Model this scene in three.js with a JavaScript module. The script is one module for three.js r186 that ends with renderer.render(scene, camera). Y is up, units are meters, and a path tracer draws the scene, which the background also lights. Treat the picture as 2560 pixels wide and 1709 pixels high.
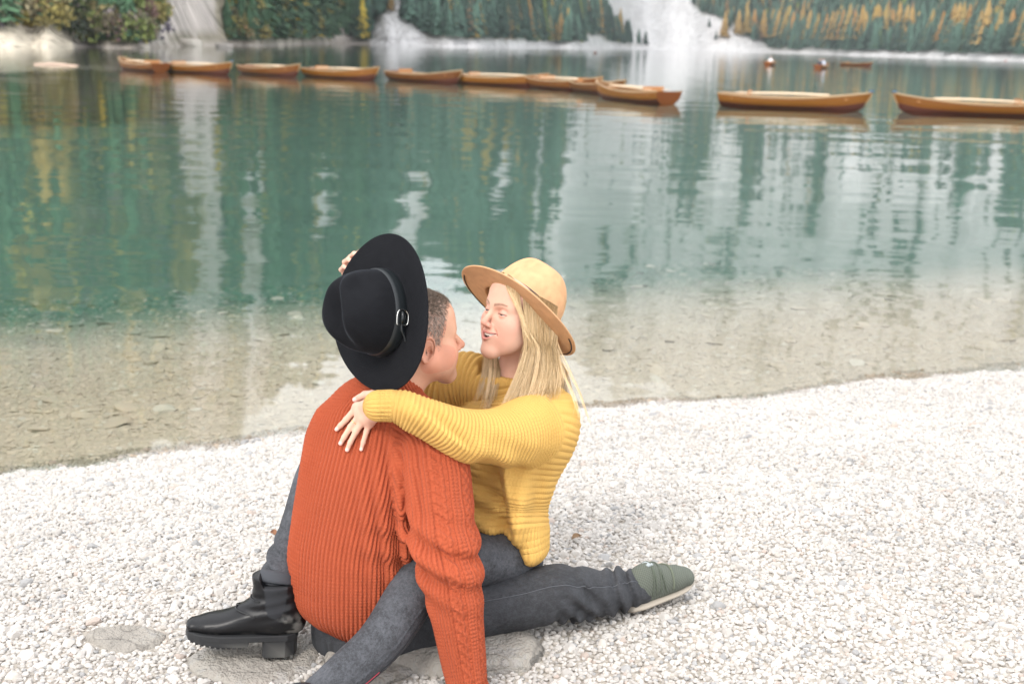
import * as THREE from 'three';
import { mergeGeometries, mergeVertices } from 'three/addons/utils/BufferGeometryUtils.js';

// ---------------------------------------------------------------- camera, sky, sun, exposure
const scene = new THREE.Scene();
const LENS = 2900, CX = 1280, CY = 854.5, RAD = Math.PI / 180;
const camera = new THREE.PerspectiveCamera(2 * Math.atan(CY / LENS) / RAD, 2560 / 1709, 0.1, 9000);
camera.position.set(0, 1.5, 0);
camera.rotation.order = 'YXZ';
camera.rotation.set(-14.44 * RAD, 0, 1.6 * RAD);
camera.focus = 2.8;
camera.userData.fStop = 4.1;
camera.updateMatrixWorld(true);

{ // overcast sky: brightest overhead, no sun disc
  const W = 256, H = 128, d = new Float32Array(W * H * 4);
  for (let j = 0; j < H; j++) for (let i = 0; i < W; i++) {
    const el = ((j + 0.5) / H - 0.5) * Math.PI, s = Math.max(0, Math.sin(el)), az = (i + 0.5) / W * Math.PI * 2;
    const k = 1.02 + 0.22 * s + 0.04 * Math.sin(az * 2 + s * 5) * (1 - s) * s;
    d.set([k * 0.99, k * 1.0, k * 1.035, 1], (j * W + i) * 4);
  }
  const t = new THREE.DataTexture(d, W, H, THREE.RGBAFormat, THREE.FloatType);
  t.mapping = THREE.EquirectangularReflectionMapping; t.magFilter = THREE.LinearFilter; t.needsUpdate = true;
  scene.background = t; scene.environment = t;
}
const sun = new THREE.DirectionalLight(new THREE.Color(1, 0.955, 0.89), 1.25);
sun.position.set(-5, 9, 5.5); sun.target.position.set(0, 0.4, -2.8);
sun.castShadow = true; sun.shadow.radius = 34; sun.shadow.mapSize.set(2048, 2048);
Object.assign(sun.shadow.camera, { left: -8, right: 8, top: 8, bottom: -8, near: 0.5, far: 40 });
sun.name = 'sun';
scene.add(sun, sun.target);
scene.fog = new THREE.FogExp2(new THREE.Color(0.86, 0.93, 0.97), 0.00012);

const renderer = new THREE.WebGLRenderer({ antialias: true });
renderer.toneMapping = THREE.LinearToneMapping;
renderer.toneMappingExposure = 2.05;
renderer.shadowMap.enabled = true;

// ---------------------------------------------------------------- helpers
const V = (x = 0, y = 0, z = 0) => new THREE.Vector3(x, y, z);
const { clamp, lerp, smoothstep } = THREE.MathUtils;
function rng(seed) { let s = seed | 0; return () => { s = (s + 0x6d2b79f5) | 0; let t = Math.imul(s ^ (s >>> 15), 1 | s); t = (t + Math.imul(t ^ (t >>> 7), 61 | t)) ^ t; return ((t ^ (t >>> 14)) >>> 0) / 4294967296; }; }
const h3 = (x, y, z) => { let n = Math.imul(x, 374761393) ^ Math.imul(y, 668265263) ^ Math.imul(z, 2147483647 - 1274126177); n = Math.imul(n ^ (n >>> 13), 1274126177); n ^= n >>> 16; n = Math.imul(n, 2246822519); return ((n ^ (n >>> 15)) >>> 0) / 4294967296; };
function noise(x, y = 0, z = 0) {
  const X = Math.floor(x), Y = Math.floor(y), Z = Math.floor(z); let a = x - X, b = y - Y, c = z - Z;
  a = a * a * (3 - 2 * a); b = b * b * (3 - 2 * b); c = c * c * (3 - 2 * c);
  const l = (p, q, t) => p + (q - p) * t;
  return l(l(l(h3(X, Y, Z), h3(X + 1, Y, Z), a), l(h3(X, Y + 1, Z), h3(X + 1, Y + 1, Z), a), b), l(l(h3(X, Y, Z + 1), h3(X + 1, Y, Z + 1), a), l(h3(X, Y + 1, Z + 1), h3(X + 1, Y + 1, Z + 1), a), b), c) * 2 - 1;
}
function fbm(x, y, z, o = 4) { let s = 0, a = 0.5; for (let i = 0; i < o; i++) { s += a * noise(x, y, z); x = x * 2.03 + 17; y = y * 2.03 + 5; z = z * 2.03 + 31; a *= 0.5; } return s; }
const at = (u, v, d) => V((u - CX) / LENS * d, -(v - CY) / LENS * d, -d).applyMatrix4(camera.matrixWorld);   // a point at a depth in front of the lens
const dir = (r, u, t) => V(r, u, t).transformDirection(camera.matrixWorld);                                      // right, up, towards
function onPlane(u, v, y) { const p = at(u, v, 1), e = camera.position, k = (y - e.y) / (p.y - e.y); return V(e.x + (p.x - e.x) * k, y, e.z + (p.z - e.z) * k); }
const used = {};
function numbered(n) { used[n] = (used[n] ?? -1) + 1; return used[n] ? n + '_' + String(used[n]).padStart(3, '0') : n; }
function tag(o, label, category, group, kind) { if (label) o.userData.label = label; if (category) o.userData.category = category; if (group) o.userData.group = group; if (kind) o.userData.kind = kind; return o; }
function thing(name, label, category, group, pos = V()) { const g = new THREE.Group(); g.name = numbered(name); g.position.copy(pos); scene.add(g); return tag(g, label, category, group); }
function part(name, geo, mat, parent, label) { const m = new THREE.Mesh(geo, mat); m.name = name; m.castShadow = m.receiveShadow = true; if (parent) parent.add(m); if (label) m.userData.label = label; return m; }
function setting(name, geo, mat, kind = 'structure') { const m = part(numbered(name), geo, mat, scene); m.userData.kind = kind; return m; }
const C = (r, g, b) => new THREE.Color().setRGB(r, g, b);
const std = (c, roughness = 0.8, o = {}) => new THREE.MeshStandardMaterial({ color: c, roughness, ...o });
function geom(pos, idx, extra = {}) {
  const g = new THREE.BufferGeometry(); g.setAttribute('position', new THREE.BufferAttribute(pos instanceof Float32Array ? pos : new Float32Array(pos), 3));
  if (idx) g.setIndex(new THREE.BufferAttribute(idx instanceof Uint32Array ? idx : new Uint32Array(idx), 1));
  for (const k in extra) g.setAttribute(k, new THREE.BufferAttribute(extra[k] instanceof Float32Array ? extra[k] : new Float32Array(extra[k]), k === 'uv' ? 2 : 3));
  g.computeVertexNormals(); return g;
}
function paint(g, f) { const p = g.attributes.position, n = g.attributes.normal, c = new Float32Array(p.count * 3), v = V(), m = V(); for (let i = 0; i < p.count; i++) { v.fromBufferAttribute(p, i); if (n) m.fromBufferAttribute(n, i); c.set(f(v, m, i), i * 3); } g.setAttribute('color', new THREE.BufferAttribute(c, 3)); return g; }
const mix3 = (a, b, t) => [a[0] + (b[0] - a[0]) * t, a[1] + (b[1] - a[1]) * t, a[2] + (b[2] - a[2]) * t];
function tex(n, m, f, srgb = false, ch = 1) {   // computed texture, f(u, v) in 0..1 -> value or rgb
  const d = new Uint8Array(n * m * 4);
  for (let j = 0; j < m; j++) for (let i = 0; i < n; i++) { const r = f((i + 0.5) / n, (j + 0.5) / m), o = (j * n + i) * 4; if (ch === 1) d[o] = d[o + 1] = d[o + 2] = clamp(r, 0, 1) * 255; else for (let c = 0; c < 3; c++) d[o + c] = clamp(r[c], 0, 1) * 255; d[o + 3] = 255; }
  const t = new THREE.DataTexture(d, n, m); t.wrapS = t.wrapT = THREE.RepeatWrapping; t.magFilter = THREE.LinearFilter; t.minFilter = THREE.LinearFilter; if (srgb) t.colorSpace = THREE.SRGBColorSpace; t.needsUpdate = true; return t;
}
// tileable noise: value noise on an n x n lattice
function tnoise(u, v, n, s) { const x = u * n, y = v * n, X = Math.floor(x), Y = Math.floor(y); let a = x - X, b = y - Y; a = a * a * (3 - 2 * a); b = b * b * (3 - 2 * b); const q = (i, j) => h3(((X + i) % n + n) % n, ((Y + j) % n + n) % n, s); return lerp(lerp(q(0, 0), q(1, 0), a), lerp(q(0, 1), q(1, 1), a), b); }
function curve(pts, closed = false) { return new THREE.CatmullRomCurve3(pts, closed, 'centripetal'); }
// a tapered tube along points with a radius for each
function rod(pts, radii, sides = 6, seg = 0, uvs = false) {
  const c = curve(pts), n = seg || pts.length * 3, pos = [], idx = [], uv = [], R = (t) => { const x = t * (radii.length - 1), i = Math.min(radii.length - 2, Math.floor(x)); return radii.length === 1 ? radii[0] : lerp(radii[i], radii[i + 1], x - i); };
  const fr = c.computeFrenetFrames(n, false);
  for (let i = 0; i <= n; i++) { const p = c.getPoint(i / n), r = R(i / n); for (let j = 0; j <= sides; j++) { const a = j / sides * 2 * Math.PI, x = Math.cos(a) * r, y = Math.sin(a) * r, N = fr.normals[i], B = fr.binormals[i]; pos.push(p.x + N.x * x + B.x * y, p.y + N.y * x + B.y * y, p.z + N.z * x + B.z * y); uv.push(j / sides, i / n); } }
  for (let i = 0; i < n; i++) for (let j = 0; j < sides; j++) { const a = i * (sides + 1) + j, b = a + sides + 1; idx.push(a, a + 1, b, a + 1, b + 1, b); }
  for (const [row, s] of [[0, 1], [n, -1]]) { const k = pos.length / 3, p = c.getPoint(row / n); pos.push(p.x, p.y, p.z); uv.push(0.5, row / n); for (let j = 0; j < sides; j++) { const a = row * (sides + 1) + j; s > 0 ? idx.push(k, a + 1, a) : idx.push(k, a, a + 1); } }
  return geom(pos, idx, { uv });
}

// ---------------------------------------------------------------- beach, lake bed, water
const WATER = -0.4;
const shoreA = onPlane(0, 1183, WATER), shoreB = onPlane(2560, 918, WATER);
const shoreDir = shoreB.clone().sub(shoreA).setY(0).normalize(), shoreN = V(-shoreDir.z, 0, shoreDir.x);   // towards the land
if (shoreN.z < 0) shoreN.negate();
const shoreS = (x, z) => (x - shoreA.x) * shoreN.x + (z - shoreA.z) * shoreN.z + 0.10 * noise(x * 0.9, 3, z * 0.9) + 0.05 * noise(x * 3.7, 8, z * 3.7) + 0.03 * noise(x * 13, 5, z * 13);
function groundY(x, z) {
  const s = shoreS(x, z);
  let y;
  if (s > 0) { const k = Math.min(s, 2.3); y = WATER + 0.172 * k - 0.0 + (s > 2.3 ? (s - 2.3) * 0.035 : 0); y = Math.min(y, 0.35); }
  else { const e = -s; y = WATER - 0.085 * e - 0.035 * Math.max(0, e - 2.5) - 0.25 * Math.max(0, e - 9); y = Math.max(y, -9); }
  return y + 0.012 * fbm(x * 1.7, 1, z * 1.7, 3) * (s > -3 ? 1 : 0);
}
{
  // one sheet, fine near the lens and coarse towards the far shore
  const N = 300, M = 260, pos = [], idx = [], uv = [], col = [];
  const zz = (j) => { const t = j / M; return 4 - (t < 0.75 ? t / 0.75 * 14 : 14 + Math.pow((t - 0.75) / 0.25, 3) * 3200); };
  for (let j = 0; j <= M; j++) { const z = zz(j), half = 8 + Math.max(0, -z - 8) * 1.1;
    for (let i = 0; i <= N; i++) {
      const x = (i / N * 2 - 1) * half, y = groundY(x, z), s = shoreS(x, z); pos.push(x, y, z); uv.push(x / 0.9, z / 0.9);
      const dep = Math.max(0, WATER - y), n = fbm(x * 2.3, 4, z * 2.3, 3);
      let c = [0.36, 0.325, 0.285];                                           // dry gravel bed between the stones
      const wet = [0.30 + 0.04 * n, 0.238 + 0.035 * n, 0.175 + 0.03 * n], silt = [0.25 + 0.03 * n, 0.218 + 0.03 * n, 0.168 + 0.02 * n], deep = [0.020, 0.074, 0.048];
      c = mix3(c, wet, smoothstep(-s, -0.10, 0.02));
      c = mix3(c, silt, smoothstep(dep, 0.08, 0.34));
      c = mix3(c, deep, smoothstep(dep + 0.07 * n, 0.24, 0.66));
      col.push(...c);
    } }
  for (let j = 0; j < M; j++) for (let i = 0; i < N; i++) { const a = j * (N + 1) + i, b = a + N + 1; idx.push(a, a + 1, b, a + 1, b + 1, b); }
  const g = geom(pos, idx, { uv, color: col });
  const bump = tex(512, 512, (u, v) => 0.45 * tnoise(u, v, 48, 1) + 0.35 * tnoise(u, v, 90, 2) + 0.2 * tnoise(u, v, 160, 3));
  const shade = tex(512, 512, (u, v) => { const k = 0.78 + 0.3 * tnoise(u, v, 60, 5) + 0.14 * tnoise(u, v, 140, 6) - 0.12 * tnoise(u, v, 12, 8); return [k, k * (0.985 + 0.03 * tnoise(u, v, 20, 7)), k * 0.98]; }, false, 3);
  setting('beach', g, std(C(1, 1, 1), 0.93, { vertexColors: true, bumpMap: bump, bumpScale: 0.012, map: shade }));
}
{ // lake surface
  const n = 1024, waves = [], R = rng(11);
  for (let i = 0; i < 46; i++) { const f = 3 + Math.floor(Math.pow(R(), 1.5) * 60), a = (R() - 0.5) * 1.5 + Math.PI / 2 + (R() < 0.25 ? (R() - 0.5) * 2 : 0); waves.push([Math.round(Math.cos(a) * f), Math.round(Math.sin(a) * f), R() * 6.28, 1 / Math.pow(f, 0.55)]); }
  let norm = 0; for (const w of waves) norm += w[3] * w[3] / 2; norm = 1 / Math.sqrt(norm);
  const t = tex(n, n, (u, v) => { let sx = 0, sy = 0; for (const [a, b, p, s] of waves) { const q = Math.cos(2 * Math.PI * (a * u + b * v) + p) * s / Math.hypot(a, b); sx += q * a; sy += q * b; } const m = 0.55 + 0.75 * tnoise(u, v, 4, 9); return [0.5 + 0.10 * sx * norm * m, 0.5 + 0.10 * sy * norm * m, 1]; }, false, 3);
  const g = new THREE.PlaneGeometry(5000, 3004, 1, 1); g.rotateX(-Math.PI / 2); g.translate(0, WATER, -1500);
  const uv = g.attributes.uv, p = g.attributes.position; for (let i = 0; i < uv.count; i++) uv.setXY(i, p.getX(i) / 13, -p.getZ(i) / 9);
  const m = new THREE.MeshPhysicalMaterial({ color: C(0.94, 0.985, 0.965), roughness: 0.04, transmission: 1, thickness: 0, ior: 1.38, normalMap: t, normalScale: new THREE.Vector2(0.036, 0.036) });
  const w = setting('lake_water', g, m); w.castShadow = false;
}

// ---------------------------------------------------------------- solid modelling: distance fields meshed on a grid
const smin = (a, b, k) => { const h = Math.max(k - Math.abs(a - b), 0) / k; return Math.min(a, b) - h * h * k * 0.25; };
const smax = (a, b, k) => -smin(-a, -b, k);
function meshField(f, lo, hi, h, project = 1, wide = 1.35) {
  const nx = Math.ceil((hi.x - lo.x) / h) + 1, ny = Math.ceil((hi.y - lo.y) / h) + 1, nz = Math.ceil((hi.z - lo.z) / h) + 1, B = 6;
  const val = new Float32Array(nx * ny * nz).fill(NaN), cellV = new Int32Array(nx * ny * nz).fill(-1), I = (i, j, k) => (k * ny + j) * nx + i;
  const get = (i, j, k) => { const n = I(i, j, k); let v = val[n]; if (v !== v) v = val[n] = f(lo.x + i * h, lo.y + j * h, lo.z + k * h); return v; };
  const pos = [], cells = [], reach = h * B * 0.87 * wide + h;
  for (let bk = 0; bk < nz - 1; bk += B) for (let bj = 0; bj < ny - 1; bj += B) for (let bi = 0; bi < nx - 1; bi += B) {
    if (Math.abs(f(lo.x + (bi + B / 2) * h, lo.y + (bj + B / 2) * h, lo.z + (bk + B / 2) * h)) > reach) continue;
    for (let k = bk; k < Math.min(bk + B, nz - 1); k++) for (let j = bj; j < Math.min(bj + B, ny - 1); j++) for (let i = bi; i < Math.min(bi + B, nx - 1); i++) {
      const v = [get(i, j, k), get(i + 1, j, k), get(i, j + 1, k), get(i + 1, j + 1, k), get(i, j, k + 1), get(i + 1, j, k + 1), get(i, j + 1, k + 1), get(i + 1, j + 1, k + 1)];
      let neg = 0; for (const x of v) if (x < 0) neg++;
      if (neg === 0 || neg === 8) continue;
      let sx = 0, sy = 0, sz = 0, n = 0;
      for (let a = 0; a < 8; a++) for (const bit of [1, 2, 4]) { const b = a | bit; if (b === a || (v[a] < 0) === (v[b] < 0)) continue; const t = v[a] / (v[a] - v[b]); sx += (a & 1) + (bit === 1 ? t : 0); sy += (a >> 1 & 1) + (bit === 2 ? t : 0); sz += (a >> 2 & 1) + (bit === 4 ? t : 0); n++; }
      cellV[I(i, j, k)] = pos.length / 3; pos.push(lo.x + (i + sx / n) * h, lo.y + (j + sy / n) * h, lo.z + (k + sz / n) * h); cells.push(i, j, k);
    }
  }
  const idx = [], quad = (a, b, c, d, flip) => { if (a < 0 || b < 0 || c < 0 || d < 0) return; flip ? idx.push(a, c, b, a, d, c) : idx.push(a, b, c, a, c, d); };
  for (let n = 0; n < cells.length; n += 3) {
    const i = cells[n], j = cells[n + 1], k = cells[n + 2], o = val[I(i, j, k)] < 0;
    if (j > 0 && k > 0 && o !== (val[I(i + 1, j, k)] < 0)) quad(cellV[I(i, j - 1, k - 1)], cellV[I(i, j, k - 1)], cellV[I(i, j, k)], cellV[I(i, j - 1, k)], !o);
    if (i > 0 && k > 0 && o !== (val[I(i, j + 1, k)] < 0)) quad(cellV[I(i - 1, j, k - 1)], cellV[I(i - 1, j, k)], cellV[I(i, j, k)], cellV[I(i, j, k - 1)], !o);
    if (i > 0 && j > 0 && o !== (val[I(i, j, k + 1)] < 0)) quad(cellV[I(i - 1, j - 1, k)], cellV[I(i, j - 1, k)], cellV[I(i, j, k)], cellV[I(i - 1, j, k)], !o);
  }
  const P = new Float32Array(pos), e = h * 0.3;
  for (let r = 0; r < project; r++) for (let n = 0; n < P.length; n += 3) {
    const x = P[n], y = P[n + 1], z = P[n + 2], d = f(x, y, z); if (Math.abs(d) > h) continue;
    const gx = (f(x + e, y, z) - d) / e, gy = (f(x, y + e, z) - d) / e, gz = (f(x, y, z + e) - d) / e, g2 = Math.max(0.3, gx * gx + gy * gy + gz * gz), s = clamp(d / g2, -h * 0.7, h * 0.7);
    P[n] -= gx * s; P[n + 1] -= gy * s; P[n + 2] -= gz * s;
  }
  return { pos: P, idx: new Uint32Array(idx) };
}
const box3 = (pts, pad) => { const b = new THREE.Box3().setFromPoints(pts); return b.expandByScalar(pad); };
// tapered limb or trunk: elliptical sections [centre, half width, half depth] along a smooth line, side = direction of the width
class Tube {
  constructor(secs, side, sub = 4) {
    const c = curve(secs.map((s) => s[0])), n = (secs.length - 1) * sub, cum = [];
    this.n = n + 1; const A = (k) => new Float32Array((n + 1) * k); this.c = A(3); this.s = A(3); this.m = A(3); this.t = A(3); this.rx = A(1); this.ry = A(1); this.len = A(1);
    const sec = (t, q) => { const x = t * (secs.length - 1), i = Math.min(secs.length - 2, Math.floor(x)), k = x - i, g = (j) => secs[clamp(j, 0, secs.length - 1)][q] ?? secs[clamp(j, 0, secs.length - 1)][1]; const p0 = g(i - 1), p1 = g(i), p2 = g(i + 1), p3 = g(i + 2); return 0.5 * (2 * p1 + (p2 - p0) * k + (2 * p0 - 5 * p1 + 4 * p2 - p3) * k * k + (3 * p1 - p0 - 3 * p2 + p3) * k * k * k); };
    let prev; const pts = [];
    for (let i = 0; i <= n; i++) {
      const t = i / n, p = c.getPoint(t), tan = c.getTangent(t), sd = Array.isArray(side) ? side[0].clone().lerp(side[1], t) : side.clone();
      sd.addScaledVector(tan, -sd.dot(tan)).normalize(); const nm = sd.clone().cross(tan).normalize();
      p.toArray(this.c, i * 3); sd.toArray(this.s, i * 3); nm.toArray(this.m, i * 3); tan.toArray(this.t, i * 3);
      this.rx[i] = Math.max(0.002, sec(t, 1)); this.ry[i] = Math.max(0.002, sec(t, 2)); this.len[i] = i ? this.len[i - 1] + p.distanceTo(prev) : 0; prev = p; pts.push(p);
    }
    this.box = box3(pts, Math.max(...this.rx, ...this.ry) * 1.05);
    this.q = { i: 0, k: 0, x: 0, y: 0, rx: 1, ry: 1, s: 0, ang: 0 };
  }
  d(px, py, pz, far = 1e9) {
    const b = this.box, ox = Math.max(b.min.x - px, px - b.max.x, 0), oy = Math.max(b.min.y - py, py - b.max.y, 0), oz = Math.max(b.min.z - pz, pz - b.max.z, 0), out = Math.sqrt(ox * ox + oy * oy + oz * oz);
    if (out > far) return out;
    const { c, s, m, t, rx, ry } = this, last = this.n - 1; let best = 1e9, q = this.q, d0 = (px - c[0]) * t[0] + (py - c[1]) * t[1] + (pz - c[2]) * t[2];
    for (let i = 0; i < last; i++) {
      const a = i * 3, wx = px - c[a], wy = py - c[a + 1], wz = pz - c[a + 2], d1 = (px - c[a + 3]) * t[a + 3] + (py - c[a + 4]) * t[a + 4] + (pz - c[a + 5]) * t[a + 5], e0 = d0; d0 = d1;
      if (e0 < 0 && i > 0) continue; if (d1 > 0 && i < last - 1) continue;
      const k = e0 <= 0 ? 0 : d1 >= 0 ? 1 : e0 / (e0 - d1), ex = c[a + 3] - c[a], ey = c[a + 4] - c[a + 1], ez = c[a + 5] - c[a + 2], gx = wx - ex * k, gy = wy - ey * k, gz = wz - ez * k;
      const R = rx[i] + (rx[i + 1] - rx[i]) * k, S = ry[i] + (ry[i + 1] - ry[i]) * k;
      if (Math.sqrt(gx * gx + gy * gy + gz * gz) - Math.max(R, S) > best) continue;
      const sx = s[a] + (s[a + 3] - s[a]) * k, sy = s[a + 1] + (s[a + 4] - s[a + 1]) * k, sz = s[a + 2] + (s[a + 5] - s[a + 2]) * k, mx = m[a] + (m[a + 3] - m[a]) * k, my = m[a + 1] + (m[a + 4] - m[a + 1]) * k, mz = m[a + 2] + (m[a + 5] - m[a + 2]) * k;
      const X = gx * sx + gy * sy + gz * sz, Y = gx * mx + gy * my + gz * mz, end = k === 0 ? e0 : k === 1 ? d1 : 0, Z2 = end * end, r = Math.min(R, S);
      const k0 = Math.sqrt(X * X / (R * R) + Y * Y / (S * S) + Z2 / (r * r)), k1 = Math.sqrt(X * X / (R * R * R * R) + Y * Y / (S * S * S * S) + Z2 / (r * r * r * r)), d = k1 > 1e-9 ? k0 * (k0 - 1) / k1 : -r;
      if (d < best) { best = d; q.i = i; q.k = k; q.x = X; q.y = Y; q.rx = R; q.ry = S; }
    }
    if (best > 1e8) { let f = 1e9; for (let i = 0; i <= last; i++) { const a = i * 3, d = Math.hypot(px - c[a], py - c[a + 1], pz - c[a + 2]) - Math.min(rx[i], ry[i]); if (d < f) { f = d; const j = Math.min(i, last - 1); q.i = j; q.k = i - j; q.rx = rx[i]; q.ry = ry[i]; q.x = (px - c[a]) * s[a] + (py - c[a + 1]) * s[a + 1] + (pz - c[a + 2]) * s[a + 2]; q.y = (px - c[a]) * m[a] + (py - c[a + 1]) * m[a + 1] + (pz - c[a + 2]) * m[a + 2]; } } best = f; }
    return best;
  }
  at(px, py, pz) { const d = this.d(px, py, pz), q = this.q; q.s = lerp(this.len[q.i], this.len[q.i + 1], q.k); q.t = (q.i + q.k) / (this.n - 1); q.ang = Math.atan2(q.y / q.ry, q.x / q.rx); q.d = d; return q; }
  get L() { return this.len[this.n - 1]; }
}
const union = (tubes, k) => (x, y, z) => { let d = tubes[0].d(x, y, z); for (let i = 1; i < tubes.length; i++) { const e = tubes[i].d(x, y, z, d + k); d = smin(d, e, k); } return d; };
const ell = (c, r, X, Y, Z) => { // oriented ellipsoid
  const cx = c.x, cy = c.y, cz = c.z; const M = X ? [X.x, X.y, X.z, Y.x, Y.y, Y.z, Z.x, Z.y, Z.z] : [1, 0, 0, 0, 1, 0, 0, 0, 1];
  return (x, y, z) => { x -= cx; y -= cy; z -= cz; const a = (M[0] * x + M[1] * y + M[2] * z), b = (M[3] * x + M[4] * y + M[5] * z), c2 = (M[6] * x + M[7] * y + M[8] * z); const k0 = Math.sqrt((a / r[0]) ** 2 + (b / r[1]) ** 2 + (c2 / r[2]) ** 2), k1 = Math.sqrt((a / r[0] ** 2) ** 2 + (b / r[1] ** 2) ** 2 + (c2 / r[2] ** 2) ** 2); return k1 > 1e-9 ? k0 * (k0 - 1) / k1 : -Math.min(...r); };
};
const cap = (a, b, ra, rb = ra) => { const ex = b.x - a.x, ey = b.y - a.y, ez = b.z - a.z, l2 = ex * ex + ey * ey + ez * ez + 1e-12; return (x, y, z) => { x -= a.x; y -= a.y; z -= a.z; const t = clamp((x * ex + y * ey + z * ez) / l2, 0, 1); x -= ex * t; y -= ey * t; z -= ez * t; return Math.sqrt(x * x + y * y + z * z) - (ra + (rb - ra) * t); }; };
// first point of a field met by the sight line of a pixel
function meet(f, u, v, from = 2, to = 4) { const a = at(u, v, from), b = at(u, v, to), n = b.clone().sub(a), L = n.length(); n.normalize(); let t = 0; for (let i = 0; i < 200 && t < L; i++) { const p = a.clone().addScaledVector(n, t), d = f(p.x, p.y, p.z); if (d < 4e-4) return p; t += Math.max(d * 0.7, 3e-4); } return null; }
// clothing: mesh, work out which tube each vertex belongs to, raise the knit, unwrap
function cloth(tubes, field, h, pad, opts) {
  const lo = V(1e9, 1e9, 1e9), hi = V(-1e9, -1e9, -1e9); for (const t of tubes) { lo.min(t.box.min); hi.max(t.box.max); } lo.subScalar(pad); hi.addScalar(pad);
  if (opts.clip) { lo.max(opts.clip.min); hi.min(opts.clip.max); }
  const { pos, idx } = meshField(field, lo, hi, h, 1, 2.4), n = pos.length / 3;
  const base = geom(pos, idx), N = base.attributes.normal.array, reg = new Uint8Array(n), S = new Float32Array(n), A = new Float32Array(n), T = new Float32Array(n);
  const out = new Float32Array(pos);
  for (let i = 0; i < n; i++) {
    let bd = 1e9, second = 1e9; const x = pos[i * 3], y = pos[i * 3 + 1], z = pos[i * 3 + 2];
    tubes.forEach((t, k) => { const d = t.d(x, y, z, bd + 0.02) - (opts.bias?.[k] ?? 0); if (d < bd) { second = bd; bd = d; reg[i] = k; } else second = Math.min(second, d); });
    const q = tubes[reg[i]].at(x, y, z); S[i] = q.s; A[i] = q.ang; T[i] = q.t;
    const seam = clamp((second - bd) / 0.012, 0, 1), r = opts.raise ? opts.raise(reg[i], q, x, y, z, seam, V(N[i * 3], N[i * 3 + 1], N[i * 3 + 2])) : 0;
    out[i * 3] += N[i * 3] * r; out[i * 3 + 1] += N[i * 3 + 1] * r; out[i * 3 + 2] += N[i * 3 + 2] * r;
  }
  const shaped = geom(out, idx), SN = shaped.attributes.normal.array;
  const nv = [], nn = [], uv = [], map = new Map(), ni = new Uint32Array(idx.length), R2 = [];
  for (let t = 0; t < idx.length; t += 3) {
    const a = idx[t], r = (reg[a] === reg[idx[t + 1]] || reg[a] === reg[idx[t + 2]]) ? reg[a] : reg[idx[t + 1]], ang = []; let ref = null;
    for (let c = 0; c < 3; c++) { const v = idx[t + c]; let s = S[v], g = A[v]; if (reg[v] !== r) { const q = tubes[r].at(pos[v * 3], pos[v * 3 + 1], pos[v * 3 + 2]); s = q.s; g = q.ang; }
      if (ref === null) ref = g; else if (g - ref > Math.PI) g -= 2 * Math.PI; else if (g - ref < -Math.PI) g += 2 * Math.PI;
      const wrap = g > Math.PI + 1e-6 ? 1 : g < -Math.PI - 1e-6 ? 2 : 0, key = (v * 4 + wrap) * 8 + r; let o = map.get(key);
      if (o === undefined) { o = nv.length / 3; map.set(key, o); nv.push(out[v * 3], out[v * 3 + 1], out[v * 3 + 2]); nn.push(SN[v * 3], SN[v * 3 + 1], SN[v * 3 + 2]); const w = opts.uv(r, s, g); uv.push(w[0], w[1]); R2.push(r); }
      ni[t + c] = o; }
  }
  const g = geom(nv, ni, { uv }); g.setAttribute('normal', new THREE.BufferAttribute(new Float32Array(nn), 3)); return g;
}
function soup(f, lo, hi, h) { const { pos, idx } = meshField(f, lo, hi, h, 1); return geom(pos, idx); }
// keep the triangles whose middle passes a test
function subset(g, test) { const idx = g.index.array, p = g.attributes.position.array, keep = []; for (let t = 0; t < idx.length; t += 3) { const a = idx[t] * 3, b = idx[t + 1] * 3, c = idx[t + 2] * 3; if (test((p[a] + p[b] + p[c]) / 3, (p[a + 1] + p[b + 1] + p[c + 1]) / 3, (p[a + 2] + p[b + 2] + p[c + 2]) / 3)) keep.push(idx[t], idx[t + 1], idx[t + 2]); } const r = g.clone(); r.setIndex(keep); return r; }
// a local frame: origin and forward / up hints
class Frame {
  constructor(o, fwd, up) { this.o = o.clone(); this.z = fwd.clone().normalize(); this.x = up.clone().cross(this.z).normalize(); this.y = this.z.clone().cross(this.x).normalize(); }
  out(x, y, z) { return this.o.clone().addScaledVector(this.x, x).addScaledVector(this.y, y).addScaledVector(this.z, z); }
  place(g) { return g.applyMatrix4(new THREE.Matrix4().makeBasis(this.x, this.y, this.z).setPosition(this.o)); }
  in(x, y, z, r) { x -= this.o.x; y -= this.o.y; z -= this.o.z; r[0] = x * this.x.x + y * this.x.y + z * this.x.z; r[1] = x * this.y.x + y * this.y.y + z * this.y.z; r[2] = x * this.z.x + y * this.z.y + z * this.z.z; return r; }
}

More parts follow.
